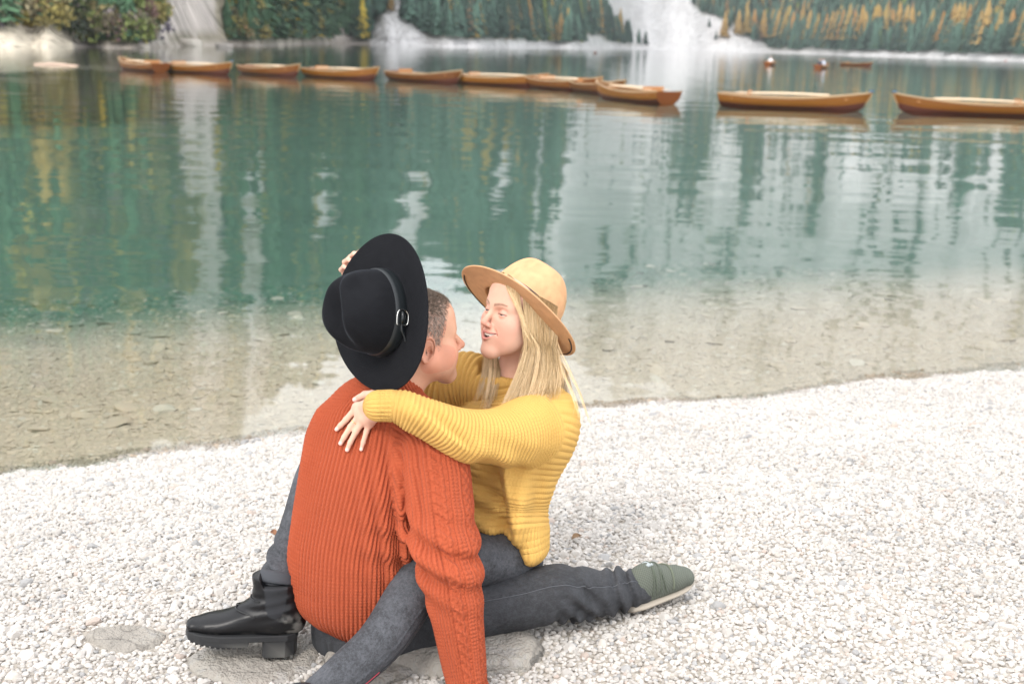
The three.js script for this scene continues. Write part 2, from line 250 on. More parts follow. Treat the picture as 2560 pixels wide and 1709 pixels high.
// ---------------------------------------------------------------- rocks, gravel, stones under water
function rockGeo(r, seed, h = 0.012, flat = 0.55) { // a weathered limestone boulder, r = half extents
  const R = rng(seed), planes = []; for (let i = 0; i < 9; i++) { const n = V(R() - 0.5, (R() - 0.35) * 0.8, R() - 0.5).normalize(); planes.push([n, 0.72 + R() * 0.22]); } planes.push([V(0.05, 1, 0.03).normalize(), flat]);
  const f = (x, y, z) => { const X = x / r[0], Y = y / r[1], Z = z / r[2], m = Math.min(...r); let k = Math.sqrt(X * X + Y * Y + Z * Z) - 1; for (const [n, o] of planes) k = smax(k, n.x * X + n.y * Y + n.z * Z - o, 0.10); const q = 0.055 * fbm(x * 7 + seed, y * 9, z * 7, 4) + 0.020 * fbm(x * 30 + seed, y * 30, z * 30, 3), pit = 0.02 * Math.max(0, fbm(x * 18, y * 18 + seed, z * 18, 2) - 0.25); return (k * 0.8 + q + pit) * m; };
  const g = soup(f, V(-r[0] * 1.2, -r[1] * 1.2, -r[2] * 1.2), V(r[0] * 1.2, r[1] * 1.2, r[2] * 1.2), h);
  return { g, f };
}
const rocks = [];
{
  const shade = tex(512, 512, (u, v) => { const k = 0.74 + 0.26 * tnoise(u, v, 7, 2) + 0.18 * tnoise(u, v, 30, 3) + 0.10 * tnoise(u, v, 120, 4) - 0.35 * Math.pow(Math.max(0, 1 - Math.abs(tnoise(u, v, 9, 6) - 0.5) * 16), 2); return [k, k * 0.975, k * 0.93]; }, false, 3);
  const bump = tex(512, 512, (u, v) => 0.4 * tnoise(u, v, 24, 2) + 0.35 * tnoise(u, v, 70, 3) + 0.25 * tnoise(u, v, 160, 4));
  const m = std(C(0.29, 0.272, 0.25), 0.92, { map: shade, bumpMap: bump, bumpScale: 0.010 });
  const list = [[at(660, 1690, 2.88), [.20, .10, .15], 3, .50, .022, 'pale flat grey rock under the black boot heel'], [at(1130, 1655, 2.93), [.25, .16, .19], 8, .62, .055, 'rough grey boulder beneath the stretched leg and orange sleeve'], [at(915, 1672, 2.86), [.15, .12, .15], 15, .55, .035, 'cracked grey rock the man sits on between the boulders'], [at(310, 1612, 2.96), [.11, .05, .09], 21, .5, .014, 'small flat stone half buried in gravel off the boot toe']];
  for (const [p, r, seed, flat, top, label] of list) {
    const { g, f } = rockGeo(r, seed, Math.max(0.007, r[0] * 0.045), flat), uv = []; const P = g.attributes.position, N = g.attributes.normal; for (let i = 0; i < P.count; i++) { const a = [Math.abs(N.getX(i)), Math.abs(N.getY(i)), Math.abs(N.getZ(i))]; const [s, t] = a[1] > 0.5 ? [P.getX(i), P.getZ(i)] : a[0] > a[2] ? [P.getZ(i), P.getY(i)] : [P.getX(i), P.getY(i)]; uv.push(s / 0.5, t / 0.5); } g.setAttribute('uv', new THREE.BufferAttribute(new Float32Array(uv), 2));
    const y = top - r[1] * flat * 1.0, o = part(numbered('rock'), g, m, scene); o.position.set(p.x, y, p.z); tag(o, label, 'rock', null); rocks.push([o.position, f, r]);
  }
}
function pebble(seed) { const R = rng(seed), g = new THREE.IcosahedronGeometry(1, 1), s = [0.8 + R() * 0.5, 0.48 + R() * 0.25, 0.75 + R() * 0.4], planes = []; for (let i = 0; i < 6; i++) planes.push([V(R() - 0.5, R() - 0.5, R() - 0.5).normalize(), 0.55 + R() * 0.3]); const p = g.attributes.position, v = V(); for (let i = 0; i < p.count; i++) { v.fromBufferAttribute(p, i); v.multiplyScalar(1 + 0.16 * noise(v.x * 2 + seed, v.y * 2, v.z * 2)); for (const [n, o] of planes) { const d = v.dot(n) - o; if (d > 0) v.addScaledVector(n, -d); } p.setXYZ(i, v.x * s[0], v.y * s[1], v.z * s[2]); } g.deleteAttribute('uv'); g.computeVertexNormals(); return g; }
{
  const R = rng(99), K = 7, lists = Array.from({ length: K }, () => []), wet = Array.from({ length: 4 }, () => []), m4 = new THREE.Matrix4(), q = new THREE.Quaternion(), e = new THREE.Euler();
  const inv = camera.matrixWorldInverse.clone().copy(camera.matrixWorld).invert(), c = V();
  const seen = (x, y, z, pad) => { c.set(x, y, z).applyMatrix4(inv); const d = -c.z; return d > 1.8 && Math.abs(c.x) < d * (CX / LENS) + pad && c.y > -d * (CY / LENS) - pad; };
  const put = (list, x, y, z, r, col, flat = 1) => { e.set((R() - .5) * (flat < 1 ? 0.4 : 1.7), R() * 6.28, (R() - .5) * (flat < 1 ? 0.4 : 1.7)); q.setFromEuler(e); list[Math.floor(R() * list.length)].push([m4.compose(V(x, y, z), q, V(r, r * flat, r)).clone(), col]); };
  for (let zz = -1.7; zz > -9; zz -= 0.0118) for (let xx = -4.6; xx < 4.8; xx += 0.0136) {
    const x = xx + (R() - 0.5) * 0.013, z = zz + (R() - 0.5) * 0.013; if (!seen(x, 0, z, 0.55)) continue;
    const s = shoreS(x, z); if (s < -0.14) continue;
    const near = smoothstep(z, -4.6, -2.8), r = (0.0064 + 0.0042 * Math.pow(R(), 1.6) + (R() < 0.025 ? 0.005 + 0.008 * R() : 0)) * (1 + 0.10 * (1 - near)), y = groundY(x, z);
    let hit = false; for (const [o, f, ext] of rocks) if (Math.abs(x - o.x) < ext[0] * 1.2 && Math.abs(z - o.z) < ext[2] * 1.2 && f(x - o.x, y + 0.008 - o.y, z - o.z) < 0.004) hit = true;
    if (hit) continue;
    const t = R(), b = 0.375 + 0.165 * R(), damp = 1 - 0.35 * (1 - smoothstep(s + 0.06 * R(), -0.05, 0.08)) - 0.06 * smoothstep(fbm(x * 1.3, 7, z * 1.3, 3), 0.0, 0.3) ;
    const col = t < 0.78 ? [b, b * 0.945, b * 0.88] : t < 0.90 ? [b * 0.90, b * 0.83, b * 0.75] : t < 0.97 ? [b * 0.66, b * 0.65, b * 0.64] : [b * 0.95, b * 0.80, b * 0.70];
    const wetT = 1 - smoothstep(s, -0.09, 0.0); put(lists, x, y + (R() - 0.4) * 0.007, z, r, C(...mix3(col.map((k) => k * damp), [0.25 * b, 0.195 * b, 0.125 * b].map((k) => k * 1.6), wetT * 0.8)));
  }
  for (let i = 0; i < 90000; i++) {
    const t = R(), s = -0.04 - Math.pow(R(), 0.9) * 7.5, along = lerp(-2.5, 9, t), x = shoreA.x + shoreDir.x * along + shoreN.x * s, z = shoreA.z + shoreDir.z * along + shoreN.z * s; if (!seen(x, WATER, z, 0.6)) continue;
    const big = R() < 0.004, r = big ? 0.035 + 0.04 * R() : 0.009 + 0.016 * R() * R(), y = groundY(x, z), b = 0.86 + 0.26 * R(), dep = WATER - y; if (y + r * 0.5 > WATER - 0.004 && s < -0.12) continue;
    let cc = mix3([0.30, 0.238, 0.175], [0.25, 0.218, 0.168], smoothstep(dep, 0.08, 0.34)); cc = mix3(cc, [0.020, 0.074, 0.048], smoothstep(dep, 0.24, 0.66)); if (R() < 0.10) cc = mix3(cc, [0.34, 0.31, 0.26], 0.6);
    put(wet, x, y + r * 0.1, z, r, C(...cc.map((k) => k * b)), 0.5);
  }
  const stone = std(C(1, 1, 1), 0.9);
  const emit = (group, all, name, seed) => all.forEach((l, i) => { const im = new THREE.InstancedMesh(pebble(seed + i * 3), stone, l.length); l.forEach(([m, col], k) => { im.setMatrixAt(k, m); im.setColorAt(k, col); }); im.name = name; im.castShadow = im.receiveShadow = true; im.userData.kind = 'stuff'; group.add(im); });
  const gravel = new THREE.Group(); gravel.name = 'gravel'; tag(gravel, 'pale crushed limestone gravel covering the beach', 'gravel', null, 'stuff'); scene.add(gravel); emit(gravel, lists, 'pebbles', 200);
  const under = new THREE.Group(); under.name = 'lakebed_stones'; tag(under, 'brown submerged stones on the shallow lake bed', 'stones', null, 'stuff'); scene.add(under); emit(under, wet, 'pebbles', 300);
}

// ---------------------------------------------------------------- far shore: mountains, scree, forest
const table = (t) => (u) => { let i = 0; while (i < t.length - 2 && u > t[i + 1][0]) i++; const [a, b] = [t[i], t[i + 1]], k = clamp((u - a[0]) / (b[0] - a[0]), 0, 1); return lerp(a[1], b[1], k * k * (3 - 2 * k)); };
const farShore = table([[-1500, 120], [-700, 128], [0, 135], [300, 150], [600, 235], [860, 430], [905, 430], [1150, 430], [1400, 600], [1600, 950], [1900, 980], [2200, 760], [2560, 620], [3300, 420], [4200, 300]]);
const skyline = table([[-1500, 0.5], [-700, 0.5], [0, 0.47], [400, 0.42], [600, 0.33], [760, 0.25], [950, 0.20], [1090, 0.178], [1240, 0.215], [1400, 0.30], [1600, 0.42], [2000, 0.48], [2560, 0.48], [3300, 0.48], [4200, 0.42]]);
const toU = (x, z) => CX + x / -z * 2994;
// where the hillside is: u across (as seen from the beach), k = distance beyond its shore in shore distances
function slopeAt(u, k) {
  const zs = farShore(u) * (1 + 0.02 * noise(u * 0.02, 5)), zd = zs * (1 + k), E = skyline(u) * (1 + 0.10 * noise(u * 0.012, 2) + 0.05 * noise(u * 0.05, 9));
  const bank = u < 160 ? 0.030 : 0.014;                       // flat stony strand before the slope starts
  const kk = Math.max(0, k - bank), steep = u < 880 ? 1.15 : lerp(0.85, 0.62, smoothstep(u, 900, 1600));
  let T = E * (1 - Math.exp(-steep * kk / (1 + kk) / E * 1.25));
  T += 0.03 * fbm(u * 0.011, k * 7, 3, 4) * smoothstep(kk, 0.01, 0.25);
  const zz = 0; const x = (u - CX) / 2994 * zd, y = WATER + T * zd + (u < 220 ? 1.15 * smoothstep(k, 0, 0.028) * (1 - smoothstep(u, 130, 220)) : 0) + 0.05 * Math.min(k, bank) * zs + (u < 880 ? 1.3 : 2.5) * fbm(u * 0.04, k * 130, 1, 4) * smoothstep(kk, 0, 0.05) - (k < 0 ? 2 : 0);
  return V(x, Math.max(y, k < 0 ? -9 : WATER + 0.04 * k * zs), -zd);
}
const elev = (p) => (p.y - 1.5) / -p.z * 2994;               // height above the horizon as seen from the beach
const band = (u, a, b, f = 12) => smoothstep(u, a - f, a + f) * (1 - smoothstep(u, b - f, b + f));
function screeMask(u, e, k) {
  const w = 14 * noise(u * 0.02, e * 0.03, 4);
  let m = 0;
  const c1 = table([[0, 990], [40, 945], [100, 985], [235, 880], [420, 800]])(e), h1 = table([[0, 130], [25, 70], [60, 26], [120, 17], [420, 14]])(e);
  if (u > 895) m = Math.max(m, band(u + w, c1 - h1, c1 + h1, 9));
  if (u > 905 && u < 1640) m = Math.max(m, 1 - smoothstep(e, table([[900, 16], [1000, 14], [1150, 6], [1400, 3], [1640, 4]])(u), table([[900, 30], [1000, 25], [1150, 12], [1400, 9], [1640, 9]])(u)));
  const c2 = table([[0, 1490], [12, 1462], [40, 1405], [70, 1372], [160, 1340], [400, 1330]])(e), h2 = table([[0, 70], [12, 34], [50, 12], [400, 9]])(e);
  m = Math.max(m, band(u + w, c2 - h2, c2 + h2, 9));
  const l3 = table([[0, 1575], [50, 1500], [100, 1435], [200, 1400], [330, 1385], [640, 1350]])(e), r3 = table([[0, 1915], [30, 1870], [50, 1825], [100, 1725], [200, 1600], [330, 1560], [640, 1480]])(e);
  m = Math.max(m, band(u + w * 1.5, l3, r3, 12));
  if (u > 1640) m = Math.max(m, 1 - smoothstep(e, 3, 9 + 3 * noise(u * 0.03, 7)));
  if (u > 1850) m = Math.max(m, smoothstep(noise(u * 0.012, e * 0.022, 12) + 0.5 * noise(u * 0.04, e * 0.06, 2), 0.42, 0.62) * smoothstep(e, 70, 110));
  if (u > 1300) m = Math.max(m, 0.9 * smoothstep(fbm(u * 0.016, e * 0.0035, 55, 3) + 0.22 * smoothstep(u, 1300, 1600), 0.02, 0.20) * smoothstep(e, 110, 190));
  if (u > 560) m = Math.max(m, smoothstep(noise(u * 0.022 + e * 0.006, e * 0.006, 21) + 0.34 * smoothstep(u, 1150, 1500), 0.40, 0.6) * smoothstep(e, 170, 260));      // pale gullies higher up
  return m;
}
function cliffMask(u, e) {
  let m = 0;
  if (u < 890) {
    m = Math.max(m, band(u + 10 * noise(e * 0.05, u * 0.03), 398, 518, 10) * smoothstep(e, 4, 10));
    m = Math.max(m, band(u + 16 * noise(e * 0.02, 3), 560, 628, 12) * smoothstep(e, 150, 300));
    m = Math.max(m, smoothstep(noise(u * 0.017, e * 0.014, 33) + 0.4 * noise(u * 0.06, e * 0.05, 3), 0.42, 0.6) * 0.9);
    m = Math.max(m, band(u, 340, 400, 20) * (1 - smoothstep(e, 14, 22)));
  }
  return m;
}
{
  const N = 620, M = 150, pos = [], idx = [], uv = [], col = [];
  for (let j = 0; j <= M; j++) for (let i = 0; i <= N; i++) {
    const u = lerp(-1500, 4200, i / N), k = -0.06 + Math.pow(j / M, 2.0) * 2.6, p = slopeAt(u, k); pos.push(p.x, p.y, p.z); uv.push(p.x / 40, (p.y * 1.3 - p.z * 0.6) / 40);
    const e = elev(p), sc = screeMask(u, e, k), cl = cliffMask(u, e), n = fbm(u * 0.03, e * 0.05, 8, 3);
    let c = mix3([0.075, 0.10, 0.055], [0.20, 0.17, 0.075], clamp(0.5 + n, 0, 1) * (u < 600 ? 1 : 0.35));
    if (u < 700) c = mix3(c, [0.27 + 0.1 * n, 0.235 + 0.09 * n, 0.175 + 0.08 * n], 0.75 * (1 - smoothstep(u, 560, 700)));
    c = mix3(c, [0.52 + 0.14 * n, 0.46 + 0.12 * n, 0.42 + 0.11 * n], cl);
    c = mix3(c, [0.70 + 0.14 * n, 0.685 + 0.14 * n, 0.68 + 0.14 * n], sc);
    { const high = smoothstep(u, 1250, 1600) * smoothstep(e, 260, 420); c = mix3(c, [0.44 + 0.05 * n, 0.44 + 0.05 * n, 0.43 + 0.05 * n], 0.75 * high); }
    if (u < 905 && k < (u < 160 ? 0.045 : 0.022)) { const strand = u < 160 ? [0.60, 0.53, 0.42] : [0.34 + 0.2 * n, 0.30 + 0.18 * n, 0.26 + 0.15 * n]; c = mix3(strand, c, u < 160 ? smoothstep(k, 0.026, 0.042) : smoothstep(k, 0.012, 0.020)); }
    col.push(...c);
  }
  for (let j = 0; j < M; j++) for (let i = 0; i < N; i++) { const a = j * (N + 1) + i, b = a + N + 1; idx.push(a, a + 1, b, a + 1, b + 1, b); }
  const bump = tex(512, 512, (u, v) => 0.5 * tnoise(u, v, 16, 1) + 0.3 * tnoise(u, v, 40, 2) + 0.2 * tnoise(u, v, 110, 3));
  const shade = tex(256, 256, (u, v) => 0.72 + 0.3 * tnoise(u, v, 24, 4) + 0.16 * tnoise(u, v, 80, 5));
  setting('mountains', geom(pos, idx, { uv, color: col }), std(C(1, 1, 1), 0.95, { vertexColors: true, bumpMap: bump, bumpScale: 3, map: shade }));
}
function treeCrown(seed, loose) {   // a conifer: ragged drooping whorls of boughs, 1 m tall
  const R = rng(seed), pos = [], idx = [], tri = (a, b, c) => { const k = pos.length / 3; pos.push(...a, ...b, ...c); idx.push(k, k + 1, k + 2); };
  const levels = loose ? 17 : 13;
  for (let l = 0; l < levels; l++) {
    const t = l / levels, y = 0.10 + 0.88 * t, r = (loose ? 0.17 : 0.185) * Math.pow(1 - t, 0.8) + 0.012, n = loose ? 8 : 9, o = R() * 6;
    for (let b = 0; b < n; b++) { const a = o + (b + R() * 0.6) / n * 6.283, rr = r * (0.65 + R() * 0.6), w = 0.42 + R() * 0.25, dy = (loose ? 0.035 : 0.05) + R() * 0.03, s = [0, y + 0.07, 0];
      const e = [Math.cos(a) * rr, y - dy, Math.sin(a) * rr], L = [Math.cos(a - w) * rr * 0.62, y - dy * 0.2, Math.sin(a - w) * rr * 0.62], Rr = [Math.cos(a + w) * rr * 0.62, y - dy * 0.2, Math.sin(a + w) * rr * 0.62];
      tri(s, L, e); tri(s, e, Rr); if (!loose) tri(L, [0, y - 0.02, 0], e); }
  }
  return geom(pos, idx);
}
function leafClump(seed, n = 90) {   // a broadleaf shrub of loose leaf clusters, about 1 m across
  const R = rng(seed), pos = [], idx = [];
  for (let i = 0; i < n; i++) { const d = V(R() - 0.5, R() * 0.9 - 0.25, R() - 0.5).normalize().multiplyScalar(0.30 + 0.25 * R()); d.y = d.y * 0.85 + 0.4; const a = V(R() - 0.5, R() - 0.5, R() - 0.5).normalize(), b = V(R() - 0.5, R() - 0.5, R() - 0.5).cross(a).normalize(), s = 0.045 + R() * 0.05, k = pos.length / 3;
    for (const [x, y] of [[-1, -0.6], [1, -0.6], [0.6, 0.7], [-0.6, 0.7]]) pos.push(d.x + (a.x * x + b.x * y) * s, d.y + (a.y * x + b.y * y) * s, d.z + (a.z * x + b.z * y) * s); idx.push(k, k + 1, k + 2, k, k + 2, k + 3); }
  return geom(pos, idx);
}
const trunkGeo = rod([V(0, -0.02, 0), V(0.004, 0.5, 0), V(0, 0.97, 0)], [0.014, 0.009, 0.003], 6);
const firMat = std(C(1, 1, 1), 0.95), shrubMat = std(C(1, 1, 1), 0.95);
const barkMat = std(C(0.10, 0.075, 0.06), 0.95);
{
  const R = rng(5), fir = [[], [], []], larch = [[], []], shrub = [[], []], m4 = new THREE.Matrix4(), q = new THREE.Quaternion(), up = V(0, 1, 0);
  const put = (list, p, h, w, c) => { q.setFromAxisAngle(up, R() * 6.28); list[Math.floor(R() * list.length)].push([m4.compose(p, q, V(h * w, h, h * w)).clone(), c]); };
  for (let i = 0; i < 62000; i++) {
    const u = lerp(-700, 3300, R()), k = 0.012 + Math.pow(R(), 2.3) * 1.7, p = slopeAt(u, k), e = elev(p); p.y -= 0.3;
    const sc = screeMask(u, e, k), cl = cliffMask(u, e), g = 0.5 + R() * 1.0;
    if (u < 900) {
      if (k < (u < 160 ? 0.034 : 0.0165)) continue;
      const wood = u > 640 ? 1 : u > 530 ? 0.6 : 0.25;
      if (R() < cl * 0.93 || R() < sc * 0.9 || (u > 372 && u < 545 && e < 100 && R() < 0.985) || (u < 640 && R() < 0.28)) continue;
      if (R() < wood * 0.8) { const h = (u > 640 ? 13 : 7) * (0.55 + R() * 0.7); if (R() < (u > 800 ? 0.06 : 0.1)) put(larch, p, h, 1.4, C(0.42 * g, 0.31 * g, 0.05)); else put(fir, p, h, 1.35, C(0.052 * g, 0.112 * g, 0.056 * g)); }
      else { const y = R(), h = 1.2 + R() * 3.2; put(shrub, p, h, 1.1, y < 0.42 ? C(0.24 * g, 0.20 * g, 0.075) : y < 0.74 ? C(0.125 * g, 0.15 * g, 0.06) : y < 0.95 ? C(0.26 * g, 0.22 * g, 0.165) : C(0.30 * g, 0.17 * g, 0.09)); }
    } else {
      if (k < 0.017 || R() < sc * 0.992 || R() < 0.6 * smoothstep(u, 1250, 1600) * smoothstep(e, 260, 420)) continue;
      const gold = e > 150 ? 0.01 : u > 1900 ? 0.085 * smoothstep(e, 22, 60) + 0.01 : u > 1050 ? 0.07 : 0.03, h = (u > 1500 ? (u < 1900 ? 12 : 15) : 12) * (0.6 + R() * 0.65);
      if (R() < gold) put(larch, p, h, 1.4, C(0.38 * g, 0.25 * g, 0.085)); else if (R() < 0.10) put(larch, p, h * 0.8, 1.4, C(0.17 * g, 0.20 * g, 0.06)); else put(fir, p, h, 1.35, C(0.072 * g, 0.132 * g, 0.100 * g));
    }
  }
  for (const [u, e, H] of [[85, 120, 11], [75, 150, 8], [395, 370, 16], [380, 350, 12], [410, 360, 10], [30, 420, 16], [60, 470, 14], [270, 560, 12], [10, 500, 14], [760, 330, 14], [812, 300, 14], [1190, 200, 16], [1205, 150, 18], [1150, 140, 18], [1240, 160, 16]]) { let best = null, bd = 1e9; for (let k = 0.03; k < 2; k += 0.006) { const p = slopeAt(u, k), d = Math.abs(elev(p) - e); if (d < bd) { bd = d; best = p; } } for (let i = 0; i < 2; i++) put(larch, best.clone().add(V((R() - .5) * 3, 0, (R() - .5) * 3)), H * (.75 + .4 * R()), 1.5, C(0.36, 0.25, 0.06)); }
  const forest = new THREE.Group(); forest.name = 'forest'; tag(forest, 'dense mountain forest of dark firs rising behind the lake', 'forest', null, 'stuff'); scene.add(forest);
  const scrub = new THREE.Group(); scrub.name = 'hillside_undergrowth'; tag(scrub, 'olive and yellow autumn scrub covering the rocky hillside', 'undergrowth', null, 'stuff'); scene.add(scrub);
  const emit = (list, name, geo, mat, parent) => list.forEach((l, n) => { if (!l.length) return; const im = new THREE.InstancedMesh(geo(n), mat, l.length); l.forEach(([m, c], i) => { im.setMatrixAt(i, m); im.setColorAt(i, c); }); im.name = name; im.userData.kind = 'stuff'; im.castShadow = im.receiveShadow = true; parent.add(im); });
  emit(fir, 'fir_trees', (n) => treeCrown(40 + n, false), firMat, forest);
  emit(larch, 'larch_trees', (n) => treeCrown(60 + n, true), firMat, forest);
  emit(shrub, 'shrubs', (n) => leafClump(80 + n, 260), shrubMat, scrub);
}

// ---------------------------------------------------------------- single trees one can tell apart on the far slopes
{
  const horizon = (u) => 108 + (u - 1280) * 0.0279;
  const stand = (u, vTop, H) => { let best = null, bd = 1e9; for (let k = 0.028; k < 1.2; k += 0.004) { const p = slopeAt(u, k), e = elev(p) + H / -p.z * 2994, d = Math.abs(e - (horizon(u) - vTop)); if (d < bd) { bd = d; best = p; } } best.y -= 0.4; return best; };
  const crowns = [treeCrown(61, true), treeCrown(67, true), treeCrown(71, true)], R = rng(404);
  const mats = [C(.42, .265, .085), C(.44, .29, .10), C(.37, .26, .09), C(.43, .235, .075)].map((c) => std(c, .95)), green = std(C(.17, .21, .05), .95);
  const tree = (u, vTop, H, mat, w, label, group) => { const p = stand(u, vTop, H), t = thing('larch_tree', label, 'larch tree', group, p); const c = part('crown', crowns[Math.floor(R() * 3)], mat, t); c.scale.set(H * w, H, H * w); const k = part('trunk', trunkGeo, barkMat, t); k.scale.setScalar(H); t.rotation.y = R() * 6.28; };
  const gold = [[1788, 34], [1822, 22], [1842, 16], [1860, 24], [1884, 34], [1920, 22], [1938, 48], [1957, 38], [1980, 14], [1998, 24], [2019, 56], [2040, 34], [2054, 24], [2066, 45], [2096, 60], [2111, 50], [2128, 49], [2137, 67], [2186, 64], [2203, 53], [2219, 8], [2238, 14], [2302, 30], [2328, 38], [2354, 8], [2366, 41], [2377, 75], [2392, 11], [2422, 22], [2437, 60], [2470, 26], [2500, 56], [2527, 30], [2548, 72], [1906, 20], [2080, 20], [2250, 58]];
  gold.forEach(([u, v], i) => tree(u, v, 20 + 6 * R(), mats[i % 4], 1.45, v >= 44 ? 'golden autumn larch low among dark firs just above the white far shore' : 'golden autumn larch in the higher belt of the far slope, well above the shore', v >= 44 ? 'lower belt of golden larches across the lake' : 'upper belt of golden larches across the lake'));
  tree(1297, 44, 19, mats[3], 1.1, 'bright orange larch standing low beside the shore scree, mid slope', null);
  tree(1117, 36, 13, green, 1.1, 'small yellow-green larch alone in the fir slope above the scree fan', null);
  tree(1268, 36, 13, mats[1], 1.0, 'slim yellow larch just behind the bright orange larch', null);
  tree(1475, 14, 24, mats[0], 1.0, 'tall ochre larch at the upper rim of the narrow scree chute', null);
  tree(1527, 62, 20, mats[1], 1.0, 'yellow larch at the foot of the big white scree slope', null);
  tree(1335, 12, 20, green, 1.1, 'pale green larch between the orange larch and the narrow chute', null);
  tree(856, 4, 15, mats[1], 0.75, 'slim yellow tree rising from dark firs beside the white scree fan', null);
  tree(906, 22, 11, green, 1.0, 'yellow-green tree at the fir wood\'s edge next to the scree fan', null);
}

{ // boulders on the near hillside's strand
  const m = std(C(.30, .275, .25), .95), M2 = std(C(.44, .40, .35), .95);
  for (const [u, v, w, mat, label] of [[95, 98, 46, m, 'dark flat boulder on the cream strand under the rocky hillside'], [178, 101, 60, M2, 'pale broad boulder where the cream strand ends'], [262, 106, 44, m, 'grey boulder at the water below the dead branches'], [345, 112, 52, M2, 'light boulder at the waterline left of the pale cliff'.replace('left of', 'before')], [470, 108, 70, M2, 'wide pale boulder at the foot of the pink-grey cliff'], [560, 112, 40, m, 'small dark boulder between the cliff foot and the bushes']]) {
    const p = onPlane(u, v + 8, WATER), r = w / LENS * -p.z * .55, { g } = rockGeo([r, r * .5, r * .7], 40 + u, r * .09, .6); g.deleteAttribute('uv'); const o = part(numbered('boulder'), g, mat, scene); o.position.set(p.x, WATER + r * .16 + (v < 100 ? .6 : 0), p.z); tag(o, label, 'boulder');
  }
}

// ---------------------------------------------------------------- wooden rowing boats
const boatParts = (() => {
  const L = 5.0, NS = 44, NT = 22, half = (s) => 0.69 * Math.pow(Math.max(0, Math.sin(Math.min(1, (s * 0.78 + 0.22)) * Math.PI)), 0.62) * (s > 0.97 ? Math.sqrt(Math.max(0, (1 - s) / 0.03)) : 1), top = (s) => 0.36 + 0.30 * Math.pow(Math.max(0, s - 0.35) / 0.65, 2.2) + 0.10 * Math.pow(Math.max(0, 0.35 - s) / 0.35, 2), keel = (s) => -0.16 + 0.20 * Math.pow(Math.max(0, s - 0.8) / 0.2, 2) + 0.08 * Math.pow(Math.max(0, 0.2 - s) / 0.2, 2);
  const zOf = (s, t) => (s - 0.5) * L + 0.34 * Math.pow(Math.max(0, s - 0.75) / 0.25, 1.6) * (t - 0.55) - 0.12 * Math.pow(Math.max(0, 0.12 - s) / 0.12, 1) * t;
  const pt = (s, t, inset) => { const B = Math.max(0, half(s) - inset * (s < 0.985 ? 1 : 0)), st = Math.floor(t * 7 * 0.9999), fr = t * 7 - st; return V(B * Math.pow(Math.sin(t * Math.PI / 2), 0.62) - (inset ? 0 : 0.014 * fr), lerp(keel(s) + inset, top(s), Math.pow(t, 1.35)), zOf(s, t)); };
  const shell = (t0, t1, inset, flip) => { const pos = [], idx = [], n = NT; for (const side of [-1, 1]) { const o = pos.length / 3; for (let i = 0; i <= NS; i++) for (let j = 0; j <= n; j++) { const p = pt(i / NS, lerp(t0, t1, j / n), inset); pos.push(p.x * side, p.y, p.z); } for (let i = 0; i < NS; i++) for (let j = 0; j < n; j++) { const a = o + i * (n + 1) + j, b = a + n + 1; (side > 0) === !flip ? idx.push(a, a + 1, b, a + 1, b + 1, b) : idx.push(a, b, a + 1, a + 1, b, b + 1); } } return geom(pos, idx); };
  const transom = (() => { const pos = [], idx = []; for (let j = 0; j <= 16; j++) { const p = pt(0, j / 16, 0); pos.push(-p.x, p.y, p.z, p.x, p.y, p.z, -p.x, p.y, p.z + 0.04, p.x, p.y, p.z + 0.04); } for (let j = 0; j < 16; j++) { const a = j * 4, b = a + 4; idx.push(a, b, a + 1, a + 1, b, b + 1, a + 2, a + 3, b + 2, a + 3, b + 3, b + 2); } return geom(pos, idx); })();
  const rail = mergeGeometries([-1, 1].map((sd) => { const p = []; for (let i = 0; i <= 22; i++) { const q = pt(i / 22, 1, 0); p.push(V((q.x + 0.012) * sd, q.y + 0.008, q.z)); } return rod(p, [0.026], 6, 60); }));
  const plank = (s, w, y) => { const b = half(s) * 0.93, g = new THREE.BoxGeometry(b * 2, 0.03, w); g.translate(0, y, zOf(s, 0.6)); return g; };
  const oar = (x, tilt) => { const a = rod([V(x, 0.50, -1.5), V(x * 0.9, 0.53, 0), V(x * 0.7, 0.52, 1.2)], [0.022, 0.026, 0.024], 6), b = new THREE.SphereGeometry(1, 10, 8); b.scale(0.075, 0.014, 0.34); b.translate(x * 1.03, 0.495, -1.75); return mergeGeometries([a, b].map((g) => { g = g.toNonIndexed(); g.deleteAttribute('uv'); g.computeVertexNormals(); return g; })); };
  const stem = rod([V(0, keel(0.93), zOf(0.93, 0)), V(0, lerp(keel(0.99), top(1), 0.5), zOf(1, 0.55)), V(0, top(1) + 0.05, zOf(1, 1) + 0.01)], [0.03, 0.03, 0.028], 6, 12);
  return { hull: shell(0.60, 1, 0), band: shell(0, 0.60, 0), inner: shell(0.05, 1, 0.035, true), transom, rail, seats: [plank(0.12, 0.42, 0.30), plank(0.40, 0.26, 0.28), plank(0.63, 0.26, 0.30), plank(0.84, 0.34, 0.40)], back: (() => { const g = new THREE.BoxGeometry(0.85, 0.20, 0.03); g.translate(0, 0.50, zOf(0.19, 0.6)); return g; })(), oars: [oar(0.36), oar(-0.36)], stem, tarp: (() => { const g = new THREE.SphereGeometry(1, 14, 10); g.scale(0.07, 0.06, 0.10); g.translate(0, top(1) + 0.05, zOf(1, 1) - 0.05); return g; })() };
})();
